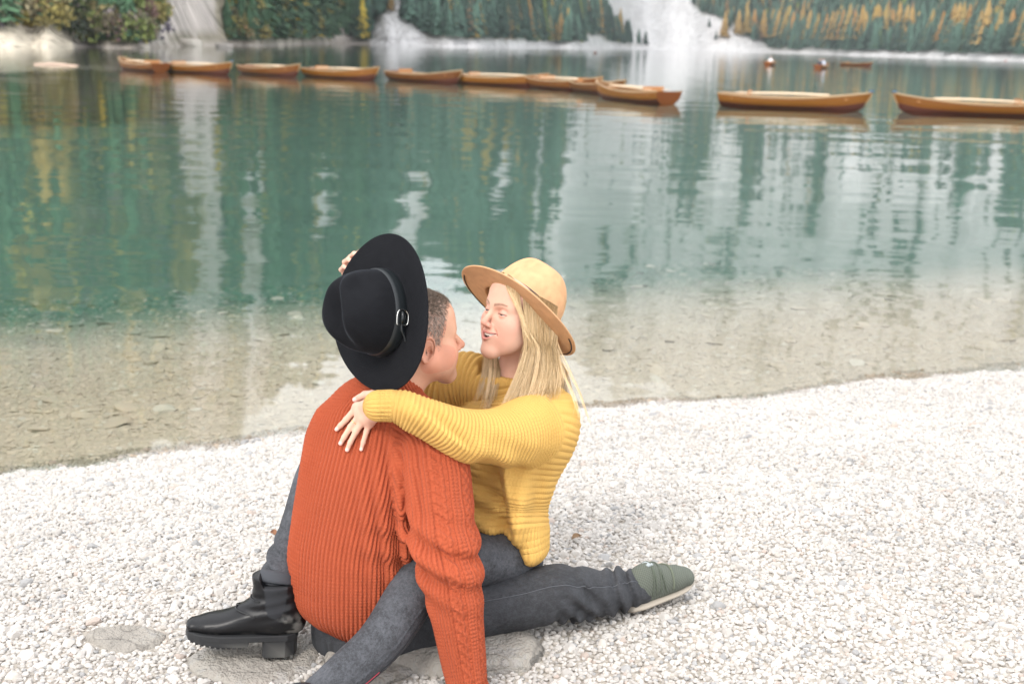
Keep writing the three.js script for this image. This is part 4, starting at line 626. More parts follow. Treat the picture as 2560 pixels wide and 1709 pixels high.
{
  const orange = C(0.41, 0.088, 0.040);
  const raise = (r, q, x, y, z, seam) => {
    if (r === 0) { const k = rib(q.ang * 48 + 0.25 * noise(q.s * 9, 3)); return (0.0042 * k) * (0.35 + 0.65 * seam); }
    const R = 0.078, c1 = (q.ang - 0.16) * R, c2 = (q.ang - 1.12) * R, mid = (q.ang - 0.64) * R; let h = 0.0036 * rib(q.ang * 23);
    if (r === 1 && q.s > 0.03) {
      if (Math.abs(c1) < 0.021) h = 0.0058 * cableAt(c1, q.s) - 0.0012; else if (Math.abs(c2) < 0.019) h = 0.0056 * cableAt(c2, q.s + 0.02, 0.009) - 0.0012;
      else if (Math.abs(mid) < 0.010) h = 0.0026 * Math.abs(Math.sin(q.s * 2 * Math.PI / 0.018)) + 0.0008;
      if (q.t > 0.955) h = 0.003 * rib(q.ang * 16) + 0.003;
    }
    return h * (0.35 + 0.65 * seam);
  };
  const g = cloth(manTubes, manCloth, 0.0027, 0.02, { raise, bias: [0, 0.012, 0.012], uv: (r, s, a) => [a * (r ? 23 : 48) / Math.PI + 0.5, s / 0.0085] });
  part('sweater', LOCAL(g, man), woolMat(orange, 0.0035), man, 'ribbed orange sweater with cable knit sleeves');
}
const mHead = new Frame(at(1045, 852, 2.90), dir(.87, .16, -.46), dir(-.2, .93, .33));
{ // skin: head and neck fine, the rest of the body under the clothes coarse, hand fine
  const q = [0, 0, 0], L = (p) => V(...mHead.in(p.x, p.y, p.z, q)), n0 = L(at(972, 1010, 2.90));
  const f = headField({ male: true, shut: true, neck: [[V(0, -0.01, -0.028), .058, .062], [V(0, -0.06, -0.030), .060, .062], [n0.clone().multiplyScalar(0.72).add(V(0, -0.018, -0.012)), .062, .062], [n0, .070, .068]] });
  const g = soup(f, V(-0.12, -0.24, -0.16), V(0.12, 0.15, 0.14), 0.0022); paint(g, skinTone({ ...manSkin, shut: true, stubble: true, scalp: [0.25, 0.195, 0.16] })); mHead.place(g); g.computeVertexNormals();
  const slim = (s, k, e) => new Tube(s.map(([p, a, b]) => [p, a * k, b * k]), T_, 3), inner = union([slim([SEC(890, 1540, 2.915, .08, .11), SEC(890, 1370, 2.89, .1, .13), SEC(934, 1180, 2.88, .09, .145), SEC(958, 1060, 2.89, .075, .12), SEC(972, 1000, 2.895, .05, .05)], 1), slim([SEC(1060, 1100, 2.84, .05), SEC(1098, 1280, 2.765, .045), SEC(1124, 1415, 2.725, .038), SEC(1146, 1560, 2.715, .034), SEC(1170, 1725, 2.70, .027)], 1), slim([SEC(870, 1080, 2.95, .045), SEC(845, 1200, 3.03, .04), SEC(960, 1290, 3.2, .033), SEC(1070, 1290, 3.23, .028)], 1), slim([SEC(900, 1560, 2.93, .07), SEC(1010, 1560, 2.93, .07), SEC(1210, 1525, 2.98, .05), SEC(1400, 1484, 3.01, .042), SEC(1490, 1484, 3.07, .036), SEC(1588, 1472, 3.16, .030)], 1)], 0.04);
  const bb = box3([at(700, 1650, 2.7), at(1700, 900, 3.4), at(1200, 1760, 2.6)], 0.1), body = soup(inner, bb.min, bb.max, 0.014); paint(body, () => manSkin.skin);
  const w = at(1172, 1730, 2.70), down = (r, u, t) => w.clone().addScaledVector(R_, r).addScaledVector(U_, u).addScaledVector(T_, t);
  const kn = [down(.030, -.072, .030), down(.036, -.078, .006), down(.030, -.078, -.016), down(.018, -.070, -.036)], fing = kn.map((k, i) => { const o = V().addScaledVector(R_, [.75, .8, .7, .55][i]).addScaledVector(T_, [.35, .1, -.12, -.35][i]).addScaledVector(U_, -.22).normalize(), L = [.068, .074, .068, .055][i]; return [k, k.clone().addScaledVector(o, L * .45), k.clone().addScaledVector(o, L * .75).addScaledVector(U_, -.004), k.clone().addScaledVector(o, L).addScaledVector(U_, -.010)]; });
  const hand = handGeo([down(-.012, 0, .01), down(.012, 0, -.012)], kn, fing, [down(-.008, -.025, .022), down(-.004, -.055, .052), down(.014, -.078, .075), down(.030, -.090, .086)], { ...manSkin, back: U_, r: 0.0092, wr: 0.0195, fore: at(1160, 1660, 2.71) });
  for (const k of [g, body, hand]) { k.deleteAttribute('uv'); }
  part('body', LOCAL(mergeGeometries([g, body, hand]), man), new THREE.MeshPhysicalMaterial({ color: C(1, 1, 1), vertexColors: true, roughness: 0.55, specularIntensity: 0.55, sheen: 0.15, sheenColor: C(1, 0.8, 0.7), sheenRoughness: 0.5 }), man);
  // short hair: a close cap of strands round the temples and the back of the head
  const R = rng(31), strands = [], skull = ell(V(0, 0.048, -0.018), [0.077, 0.088, 0.098]);
  for (let i = 0; i < 11000; i++) {
    const th = R() * 6.283, ph = Math.acos(lerp(-0.75, 1, R())), p = V(Math.sin(ph) * Math.sin(th) * 0.0775, 0.048 + Math.cos(ph) * 0.0885, -0.018 + Math.sin(ph) * Math.cos(th) * 0.0985);
    const ax = Math.abs(p.x), line = p.z > 0.03 ? lerp(0.018, 0.088, smoothstep(p.z, 0.030, 0.062)) - (ax > 0.05 && p.z < 0.045 ? 0.012 * smoothstep(ax, 0.055, 0.07) : 0) : p.z > -0.012 ? lerp(-0.014, -0.004, R()) + (p.z < 0.016 ? 0.034 * smoothstep(-p.z, -0.016, 0.0) : 0) : -0.035;
    if (p.y < line + 0.012 * (R() - 0.5)) continue;
    let d; for (let k = 0; k < 4; k++) { d = f(p.x, p.y, p.z); const e = 0.001, gx = f(p.x + e, p.y, p.z) - d, gy = f(p.x, p.y + e, p.z) - d, gz = f(p.x, p.y, p.z + e) - d, l = Math.hypot(gx, gy, gz) || 1; p.add(V(gx, gy, gz).multiplyScalar(-d / l)); }
    const n = p.clone().sub(V(0, 0.04, -0.018)).normalize(), top = smoothstep(p.y, 0.06, 0.11), flow = V(0, -0.75 + 1.2 * top, -0.35 + 1.1 * top + 0.3 * R()).add(V(R() - 0.5, R() - 0.5, R() - 0.5).multiplyScalar(0.6)), t = flow.addScaledVector(n, -flow.dot(n)).normalize(), L = lerp(0.007, 0.019, top) * (0.7 + 0.6 * R());
    const a = p.clone().addScaledVector(n, -0.001), b = p.clone().addScaledVector(t, L * 0.5).addScaledVector(n, 0.0016 + 0.005 * top), c = p.clone().addScaledVector(t, L).addScaledVector(n, 0.0016 + 0.007 * top * R());
    const s = rod([a, b, c], [0.00045, 0.0004, 0.0001], 3, 2), g2 = 0.55 + R() * 0.9, tone = mix3(mix3([0.15, 0.115, 0.09], [0.36, 0.31, 0.265], R()), mix3([0.09, 0.06, 0.04], [0.20, 0.14, 0.095], R()), top * 0.85 + 0.15); paint(s, () => tone.map((x) => x * g2)); s.deleteAttribute('uv'); strands.push(s);
  }
  const hg = mergeGeometries(strands); mHead.place(hg); hg.computeVertexNormals();
  part('hair', LOCAL(hg, man), std(C(1, 1, 1), 0.6, { vertexColors: true }), man, 'short greying brown hair');
}
{ // jeans
  const leg = new Tube([SEC(985, 1560, 2.93, .10, .10), SEC(1090, 1548, 2.94, .095, .088), SEC(1210, 1520, 2.965, .086, .074), SEC(1310, 1500, 2.985, .080, .074), SEC(1390, 1482, 3.0, .076, .074), SEC(1440, 1484, 3.03, .072, .070), SEC(1500, 1482, 3.075, .066, .061), SEC(1550, 1474, 3.12, .062, .057), SEC(1588, 1470, 3.155, .060, .048)], T_, 4);
  const pelvis = new Tube([SEC(868, 1585, 2.95, .085, .075), SEC(920, 1595, 2.93, .105, .105), SEC(985, 1585, 2.93, .10, .10)], T_, 3), left = new Tube([SEC(875, 1570, 2.97, .08, .08), SEC(880, 1500, 3.2, .08, .08), SEC(880, 1440, 3.42, .07, .07), SEC(920, 1430, 3.7, .055, .055), SEC(930, 1420, 3.85, .05, .05)], R_, 3);
  const waist = new Tube([SEC(905, 1570, 2.93, .095, .115), SEC(890, 1470, 2.915, .10, .130)], T_, 3), tubes = [leg, pelvis, left, waist], base = union(tubes, 0.04), kn = at(1455, 1500, 3.0), an = at(1545, 1478, 3.11), un = at(1435, 1550, 3.0);
  const f = (x, y, z) => { let d = base(x, y, z); if (Math.abs(d) > 0.03) return d; const e = Math.exp(-(((x - kn.x) / 0.05) ** 2 + ((y - kn.y) / 0.09) ** 2 + ((z - kn.z) / 0.12) ** 2)), a = Math.exp(-(((x - an.x) / 0.045) ** 2 + ((y - an.y) / 0.1) ** 2 + ((z - an.z) / 0.12) ** 2)), b = Math.exp(-(((x - un.x) / 0.06) ** 2 + ((y - un.y) / 0.04) ** 2)); return d - 0.009 * e * Math.sin((x - kn.x) * 120 + (y - kn.y) * 110) - 0.012 * a * Math.sin((x - an.x) * 190 + (y - an.y) * 50 + 3 * noise(x * 12, y * 12, z * 12)) - 0.008 * b * Math.sin((x - un.x) * 150 - (y - un.y) * 60) - 0.003 * fbm(x * 14, y * 14, z * 14, 2); };
  const raise = (r, q) => { if (r) return 0; const s = Math.abs(q.ang - 0.62 + 0.10 * Math.sin(q.t * 4)); return s < 0.035 ? 0.0016 : s < 0.07 ? -0.0012 : 0; };
  const g = cloth(tubes, f, 0.005, 0.02, { raise, uv: (r, s, a) => [s / 0.45, a * 0.08 / 0.45] });
  part('jeans', LOCAL(g, man), denim(3, 0.020, 0.056), man, 'dark slate grey jeans, one leg stretched out over the gravel');
  // stitched outer seam
  const st = []; for (let i = 2; i < 60; i++) { const k = i / 62 * (leg.n - 1), j = Math.floor(k), t = k - j, ang = 0.55 - 0.10 * Math.sin(k / (leg.n - 1) * 4), L3 = (A, q) => lerp(A[j * 3 + q], A[Math.min(leg.n - 1, j + 1) * 3 + q], t), rx = lerp(leg.rx[j], leg.rx[Math.min(leg.n - 1, j + 1)], t), ry = lerp(leg.ry[j], leg.ry[Math.min(leg.n - 1, j + 1)], t); st.push(V(L3(leg.c, 0) + L3(leg.s, 0) * Math.cos(ang) * (rx + 0.001) + L3(leg.m, 0) * Math.sin(ang) * (ry + 0.001), L3(leg.c, 1) + L3(leg.s, 1) * Math.cos(ang) * (rx + 0.001) + L3(leg.m, 1) * Math.sin(ang) * (ry + 0.001), L3(leg.c, 2) + L3(leg.s, 2) * Math.cos(ang) * (rx + 0.001) + L3(leg.m, 2) * Math.sin(ang) * (ry + 0.001))); }
  const pts = st.map((p) => { for (let i = 0; i < 4; i++) { const d = f(p.x, p.y, p.z), e = 0.002, gx = f(p.x + e, p.y, p.z) - d, gy = f(p.x, p.y + e, p.z) - d, gz = f(p.x, p.y, p.z + e) - d, l = Math.hypot(gx, gy, gz) || 1; p.add(V(gx, gy, gz).multiplyScalar(-(d - 0.0005) / l)); } return p; });
  part('seam', LOCAL(rod(pts, [0.0010], 5, 160), man), std(C(0.095, 0.10, 0.112), 0.9), man.children[man.children.length - 1]);
}
{ // grey-green knit trainer on the outstretched foot
  const F = new Frame(at(1636, 1466, 3.16), dir(.80, .20, -.48), dir(-0.22, .92, .30)); for (const k of ['x', 'y', 'z']) F[k].multiplyScalar(0.90);   // z to the toe
  const foot = new Tube([[V(0, .012, -.088), .034, .040], [V(0, .020, -.062), .041, .058], [V(0, .022, -.030), .043, .064], [V(.002, .012, .012), .046, .054], [V(.004, .004, .055), .050, .044], [V(.003, -.001, .090), .048, .038], [V(0, -.006, .114), .041, .031]], V(1, 0, 0), 4);
  const flat = (x, y, z) => -(y + 0.030) ;
  const up = (x, y, z) => smax(foot.d(x, y, z), flat(x, y, z) * 1, 0.012);
  const g = soup((x, y, z) => up(x, y, z), V(-.07, -.06, -.14), V(.07, .11, .17), 0.0032);
  const uv = new Float32Array(g.attributes.position.count * 2); for (let i = 0; i < uv.length / 2; i++) { uv[i * 2] = (g.attributes.position.getX(i) + g.attributes.position.getY(i) * .7) / 0.010; uv[i * 2 + 1] = g.attributes.position.getZ(i) / 0.009; } g.setAttribute('uv', new THREE.BufferAttribute(uv, 2));
  const knit = tex(128, 128, (u, v) => { const k = 0.55 + 0.45 * Math.sin(u * Math.PI * 2) * Math.sin(v * Math.PI * 2); const b = 0.62 + 0.5 * (k - 0.5) + 0.2 * (tnoise(u, v, 16, 3) - .5); return [0.072 * b + .012, 0.082 * b + .012, 0.066 * b + .010]; }, false, 3);
  const shoe = part('trainer', LOCAL(F.place(g), man), std(C(1.6, 1.6, 1.6), 0.9, { map: knit, bumpMap: knit, bumpScale: 0.004 }), man, 'grey-green knitted trainer with cream sole'); shoe.geometry.computeVertexNormals();
  const so = new Tube([[V(0, -.034, -.098), .030, .014], [V(0, -.034, -.07), .040, .013], [V(0, -.034, -.02), .042, .012], [V(.003, -.034, .03), .047, .0115], [V(.004, -.032, .075), .050, .011], [V(.002, -.029, .112), .043, .010], [V(0, -.027, .131), .030, .009]], V(1, 0, 0), 4);
  const sg = soup((x, y, z) => smax(so.d(x, y, z), -(y + 0.047), 0.004), V(-.07, -.07, -.14), V(.07, .02, .17), 0.0034); part('sole', LOCAL(F.place(sg), man), std(C(0.34, 0.30, 0.245), 0.8), shoe); sg.computeVertexNormals();
  const hug = (z0, tilt, n = 24, lift = 0.0015) => { const r = []; for (let i = 0; i <= n; i++) { const a = lerp(-1.9, 1.9, i / n), p = V(Math.sin(a) * .08, .016 + Math.cos(a) * .085, z0 + tilt * Math.cos(a) + 0.02 * Math.abs(Math.sin(a)) * -1); const c = V(0, .005, z0); for (let k = 0; k < 40; k++) { const d = foot.d(p.x, p.y, p.z) - lift; if (d < 2e-4) break; p.addScaledVector(c.clone().sub(p).normalize(), d * 0.7); } r.push(p.clone()); } return r.filter((p) => p.y > -0.026); };
  const lace = [hug(-.012, 0), hug(.004, .012), hug(.020, -.012), hug(-.026, .016)].map((p) => rod(p, [0.0022], 5, 40)); part('lace', LOCAL(F.place(mergeGeometries(lace)), man), std(C(0.085, 0.10, 0.075), 0.85), shoe);
  part('strap', LOCAL(F.place(rod(hug(.052, .012), [0.0035], 6, 40)), man), std(C(0.11, 0.125, 0.09), 0.85), shoe);
  const tb = new THREE.BoxGeometry(.030, .004, .020, 3, 1, 3); tb.translate(-.004, .083, -.022); part('tongue_tab', LOCAL(F.place(tb), man), std(C(0.33, 0.37, 0.38), 0.6), shoe);
}

// ---------------------------------------------------------------- the woman in the yellow sweater
const woman = thing('person', 'smiling woman in yellow sweater and tan hat sitting on the man\'s lap', 'person', null, at(1270, 1400, 3.03));
const womSkin = { skin: [0.63, 0.395, 0.29], flush: [0.62, 0.29, 0.225], lip: [0.52, 0.19, 0.17], brow: [0.12, 0.07, 0.04], nail: [0.80, 0.52, 0.47] };
const wSide = dir(.80, -.13, .58), wBack = dir(.5, .1, -.85);
const wTorso = new Tube([SEC(1266, 1378, 3.05, .112, .105), SEC(1260, 1330, 3.05, .116, .110), SEC(1258, 1260, 3.06, .120, .108), SEC(1268, 1180, 3.06, .140, .108), SEC(1282, 1100, 3.065, .176, .112), SEC(1293, 1030, 3.075, .180, .102), SEC(1290, 985, 3.08, .135, .082), SEC(1282, 955, 3.075, .078, .064), SEC(1278, 938, 3.07, .064, .058)], wSide, 4);
const wArm = new Tube([SEC(1346, 1066, 2.99, .078, .084), SEC(1328, 1074, 2.945, .080, .088), SEC(1296, 1084, 2.890, .075, .082), SEC(1232, 1092, 2.815, .066, .066), SEC(1150, 1078, 2.755, .060, .056), SEC(1075, 1045, 2.715, .048, .043), SEC(1022, 1022, 2.702, .046, .042), SEC(985, 1014, 2.70, .040, .038), SEC(947, 1014, 2.70, .037, .0365)], T_, 4);
const wArmR = new Tube([SEC(1245, 975, 3.1, .07, .065), SEC(1175, 955, 3.14, .078, .078), SEC(1095, 955, 3.16, .070, .072), SEC(1010, 915, 3.15, .052, .05), SEC(950, 800, 3.08, .045, .044), SEC(906, 715, 3.0, .036, .034)], T_, 3);
const wTubes = [wTorso, wArm, wArmR], wBase = union(wTubes, 0.045);
const wHemDrop = at(1335, 1400, 2.98);
const wDrape = cap(at(1275, 1215, 2.955), at(1308, 1385, 2.975), .030, .042), wSag = cap(at(1180, 1120, 2.75), at(1030, 1052, 2.705), .030, .020);
const wLift = cap(at(1312, 1392, 3.02), at(1318, 1330, 3.03), .042, .04);
const hA = at(1230, 1346, 2.95), nA = dir(.26, -.965, 0), hB = at(1300, 1380, 2.97), nB = dir(-.91, -.40, 0), hC = at(1338, 1412, 3.0), nC = dir(.35, -.93, 0), fL = at(1258, 1165, 2.96), fM = at(1288, 1335, 2.96);
const gL = at(1035, 1000, 2.67), gR = at(1165, 1120, 2.70), gD = gR.clone().sub(gL).normalize(), gLen = gL.distanceTo(gR), gN = dir(-.68, -.73, 0);
const cP = at(1276, 940, 3.07), cN = dir(.06, .98, .12);
const womanCloth = (x, y, z) => {
  let d = wBase(x, y, z); if (Math.abs(d) > 0.09) return d;
  d = smin(d, wDrape(x, y, z), 0.05); d = smin(d, wSag(x, y, z), 0.03); d = smin(d, wLift(x, y, z), 0.04);
  { // the hem rides up over the thigh in front and hangs at the side
    const a = (x - hA.x) * nA.x + (y - hA.y) * nA.y + (z - hA.z) * nA.z, b = (x - hB.x) * nB.x + (y - hB.y) * nB.y + (z - hB.z) * nB.z, c = (x - hC.x) * nC.x + (y - hC.y) * nC.y + (z - hC.z) * nC.z;
    d = smax(d, smin(a, b, 0.05), 0.03); d = smax(d, c, 0.03);
    const fy = (y - fL.y) / (fM.y - fL.y), fx = (x - lerp(fL.x, fM.x, fy)) * R_.x; if (fy > -0.3 && fy < 1.4) { const m = smoothstep(fy, -0.25, 0.15) * (1 - smoothstep(fy, 0.80, 1.15)); d -= m * (0.018 * smoothstep(fx, -0.008, 0.004) * (1 - smoothstep(fx, 0.02, 0.07)) - 0.014 * smoothstep(fx, -0.09, -0.02) * (1 - smoothstep(fx, -0.012, -0.002))); }
  }
  { const pl = (x - cP.x) * cN.x + (y - cP.y) * cN.y + (z - cP.z) * cN.z, cx = x - cP.x - cN.x * pl, cy = y - cP.y - cN.y * pl, cz = z - cP.z - cN.z * pl; d = smax(d, Math.min(pl, .088 - Math.sqrt(cx * cx + cy * cy + cz * cz)), .012); }
  { // the slack of the sleeve folds over itself below the forearm
    const gx = (x - gL.x) * gN.x + (y - gL.y) * gN.y + (z - gL.z) * gN.z, gt = ((x - gL.x) * gD.x + (y - gL.y) * gD.y + (z - gL.z) * gD.z) / gLen; if (gt > -0.3 && gt < 1.3 && z > gL.z - 0.12) d -= smoothstep(gt, -0.2, 0.25) * (1 - smoothstep(gt, 0.75, 1.25)) * (0.011 * smoothstep(gx, -0.003, 0.008) * (1 - smoothstep(gx, 0.02, 0.05)) - 0.006 * smoothstep(gx, -0.03, -0.008) * (1 - smoothstep(gx, -0.006, 0)));
  }
  const el = at(1215, 1130, 2.78), e = Math.exp(-(((x - el.x) / 0.12) ** 2 + ((y - el.y) / 0.08) ** 2 + ((z - el.z) / 0.14) ** 2)), wa = at(1200, 1270, 2.95), q = Math.exp(-(((x - wa.x) / 0.10) ** 2 + ((y - wa.y) / 0.10) ** 2 + ((z - wa.z) / 0.2) ** 2)), hi = at(1290, 1250, 2.93), h = Math.exp(-(((x - hi.x) / 0.07) ** 2 + ((y - hi.y) / 0.13) ** 2));
  return d - 0.005 * fbm(x * 8, y * 10, z * 8, 3) - 0.004 * e * Math.sin((x - el.x) * 60 + (y - el.y) * 80) - 0.007 * q * Math.sin((y - wa.y) * 105 + (x - wa.x) * 35) - 0.007 * h * Math.sin((x - hi.x) * 90 - (y - hi.y) * 18);
};
{
  const yellow = C(0.66, 0.40, 0.115);
  const raise = (r, q, x, y, z, seam) => {
    let h;
    if (r === 0) { const wob = 0.009 * noise(x * 7, y * 7, z * 7); h = q.s < 0.062 ? 0.0026 * rib(q.ang * 34) : 0.0027 * rib((q.s + wob) * Math.PI / 0.0155, 0.9); if (q.t > 0.955) h = 0.0022 * rib(q.ang * 20) + 0.002; }
    else if (r === 1) h = q.t > 0.872 ? (q.t < 0.885 ? 0.001 : 0.0034 * rib(q.ang * 11, 0.8) - 0.0012) : 0.0025 * rib((q.s + 0.0035 * noise(x * 14, y * 14, z * 14)) * Math.PI / 0.0100);
    else h = q.t > 0.9 ? 0.0024 * rib(q.ang * 12, 0.4) : 0.0045 * rib(q.s * Math.PI / 0.0155);
    return h * (0.2 + 0.8 * seam);
  };
  const g = cloth(wTubes, womanCloth, 0.0028, 0.06, { raise, bias: [0.012, 0, 0.004], uv: (r, s, a) => [s / (r === 1 ? 0.0100 : 0.0155) + 0.5, a * (r === 1 ? 0.065 : 0.13) / 0.0075] });
  // open at the neck and below the hem
  const neckP = at(1279, 930, 3.07), ax = at(1277, 905, 3.065).sub(at(1282, 945, 3.075)).normalize();
  part('sweater', LOCAL(g, woman), woolMat(yellow, 0.0030), woman, 'chunky yellow sweater with horizontal ribs');
}
const nearLeg = [SEC(1290, 1392, 3.06, .076, .070), SEC(1252, 1394, 3.01, .080, .076), SEC(1190, 1400, 2.955, .074, .070), SEC(1115, 1415, 2.89, .066, .062), SEC(1056, 1452, 2.825, .062, .060), SEC(1012, 1515, 2.765, .056, .060), SEC(960, 1592, 2.705, .051, .057), SEC(898, 1656, 2.655, .045, .052), SEC(835, 1705, 2.615, .038, .046), SEC(795, 1735, 2.60, .036, .042)];
const farLeg = [SEC(1230, 1395, 3.12, .085, .085), SEC(1060, 1300, 3.22, .075, .075), SEC(900, 1160, 3.18, .068, .068), SEC(838, 1130, 3.12, .066, .066), SEC(800, 1180, 3.06, .06, .058), SEC(762, 1290, 2.99, .056, .056), SEC(728, 1375, 2.935, .049, .050), SEC(702, 1434, 2.885, .042, .044), SEC(692, 1456, 2.868, .041, .043)];
const wHead = new Frame(at(1301, 792, 3.02), dir(-.77, .12, .62), dir(.22, .95, .10));
let wHeadF;
const wHat = new Frame(at(1293, 782, 3.045), dir(-.76, .62, .02), dir(.60, .74, -.29));
{
  const q = [0, 0, 0], L = (p) => V(...wHead.in(p.x, p.y, p.z, q)), n0 = L(at(1284, 960, 3.085));
  const f = wHeadF = headField({ smile: 1, lid: -0.02, neck: [[V(0, -0.02, -0.024), .050, .054], [V(0, -0.065, -0.030), .047, .050], [n0.clone().multiplyScalar(0.75), .048, .048], [n0, .062, .056]] });
  const g0 = soup(f, V(-0.11, -0.24, -0.16), V(0.11, 0.15, 0.14), 0.0017), hq = [0, 0, 0], g = subset(g0, (x, y, z) => { const p = wHead.out(x, y, z); return wHat.in(p.x, p.y, p.z, hq)[1] < 0.03; }); paint(g, skinTone({ ...womSkin, smile: 1, lid: -0.02 })); wHead.place(g); g.computeVertexNormals();
  const slim = (s) => new Tube(s, T_, 3), inner = union([slim([SEC(1268, 1380, 3.075, .06), SEC(1262, 1260, 3.07, .07, .08), SEC(1290, 1080, 3.07, .09, .11), SEC(1292, 1000, 3.08, .06, .09), SEC(1284, 950, 3.08, .045)]), slim([SEC(1370, 1040, 2.995, .045), SEC(1232, 1090, 2.815, .036), SEC(1075, 1040, 2.72, .028), SEC(950, 1014, 2.705, .022)]), slim([SEC(1190, 955, 3.15, .042), SEC(1085, 940, 3.17, .036), SEC(1010, 915, 3.15, .033), SEC(950, 800, 3.08, .027), SEC(898, 695, 2.99, .022)]), slim(nearLeg.map(([p, a, b]) => [p, a * .78, b * .78])), slim(farLeg.map(([p, a, b]) => [p, a * .78, b * .78]))], 0.04);
  const bb = box3([at(680, 1740, 2.5), at(1480, 640, 3.4)], 0.15), body = soup(inner, bb.min, bb.max, 0.014); paint(body, () => womSkin.skin);
  // hand that lies on the man's back: set each joint on the sweater
  const on = (u, v, h) => { const p = meet(manCloth, u, v, 2.4, 3.2) || at(u, v, 2.76); return p.addScaledVector(T_, h + 0.003); };
  const wr = [at(948, 998, 2.702), at(949, 1028, 2.702)];
  const kn = [on(896, 1016, .022), on(906, 1032, .022), on(914, 1045, .020), on(927, 1054, .017)];
  const fing = [[kn[0], on(867, 1048, .010), on(853, 1062, .0075), on(843, 1072, .0065)], [kn[1], on(878, 1066, .011), on(862, 1091, .0085), on(852.5, 1107, .0065)], [kn[2], on(891, 1078, .011), on(877, 1104, .0085), on(869, 1123, .0065)], [kn[3], on(917, 1078, .009), on(909, 1104, .0075), on(904, 1122, .006)]];
  const left = handGeo(wr, kn, fing, [on(934, 985, .022), on(915, 986, .016), on(900, 993, .010), on(889, 998, .008)], { ...womSkin, back: T_, r: 0.0077, wr: 0.0150, fore: at(1000, 1018, 2.71) });
  // hand that holds the brim of the black hat from behind
  const H = (u, v, d) => at(u, v, d), w2 = [H(897, 712, 2.985), H(909, 706, 2.985)], k2 = [H(901, 655, 2.968), H(888, 662, 2.968), H(876, 672, 2.968), H(867, 684, 2.968)];
  const f2 = [[k2[0], H(893, 636, 2.955), H(900, 629, 2.930), H(910, 634, 2.905)], [k2[1], H(876, 643, 2.955), H(885, 634, 2.930), H(897, 641, 2.902)], [k2[2], H(862, 655, 2.955), H(870, 648, 2.930), H(883, 656, 2.904)], [k2[3], H(853, 674, 2.955), H(859, 666, 2.935), H(869, 672, 2.912)]];
  const right = handGeo(w2, k2, f2, [H(915, 690, 2.975), H(925, 672, 2.97), H(932, 655, 2.965), H(936, 645, 2.96)], { ...womSkin, back: dir(-.6, .6, .5), r: 0.0074, wr: 0.0150, fore: H(915, 740, 3.02) });
  for (const k of [g, body, left, right]) k.deleteAttribute('uv');
  const bodyMesh = part('body', LOCAL(mergeGeometries([g, body, left, right]), woman), new THREE.MeshPhysicalMaterial({ color: C(1, 1, 1), vertexColors: true, roughness: 0.58, specularIntensity: 0.4, sheen: 0.15, sheenColor: C(1, 0.85, 0.78), sheenRoughness: 0.5 }), woman);
  { const a = kn[1].clone().lerp(fing[1][1], .62), b = fing[1][1].clone().sub(kn[1]).normalize(), t = new THREE.TorusGeometry(.0088, .0009, 8, 28); t.applyQuaternion(new THREE.Quaternion().setFromUnitVectors(V(0, 0, 1), b)); t.translate(a.x, a.y, a.z); part('finger_ring', LOCAL(t, woman), new THREE.MeshStandardMaterial({ color: C(.85, .62, .30), metalness: 1, roughness: .25 }), bodyMesh); }
  // eyes and teeth
  for (const s of [-1, 1]) { const e = new THREE.SphereGeometry(0.0126, 28, 20); const look = V(0.10 * s * 0 - 0.12, -0.32, 1).normalize(); paint(e, (p) => { const d = p.clone().normalize().angleTo(look); return d < 0.20 ? [0.004, 0.004, 0.005] : d < 0.52 ? mix3([0.025, 0.04, 0.045], [0.012, 0.016, 0.018], smoothstep(d, 0.38, 0.52)) : [0.40, 0.36, 0.34]; }); e.translate(0.0315 * s, 0.0015, 0.0765); part('eye', LOCAL(wHead.place(e), woman), new THREE.MeshPhysicalMaterial({ vertexColors: true, roughness: 0.15, clearcoat: 1, clearcoatRoughness: 0.05 }), bodyMesh); }
  const tf = (x, y, z) => { const a = Math.atan2(x, z - 0.060), r = Math.hypot(x / 0.95, z - 0.060), n = a / 0.215, gap = Math.abs(n - Math.round(n - 0.5) - 0.5); return Math.max(Math.abs(r - 0.0305 + 0.0016 * (gap > 0.42 ? (gap - 0.42) * 12 : 0)) - 0.0035, -(y + 0.0612) - 0.0012 * Math.cos(Math.PI * 2 * (n - 0.5)) * 0.6, y + 0.050); };
  part('teeth', LOCAL(wHead.place(soup(tf, V(-.032, -.072, .062), V(.032, -.045, .102), 0.0009)), woman), std(C(0.80, 0.76, 0.68), 0.25), bodyMesh);
}
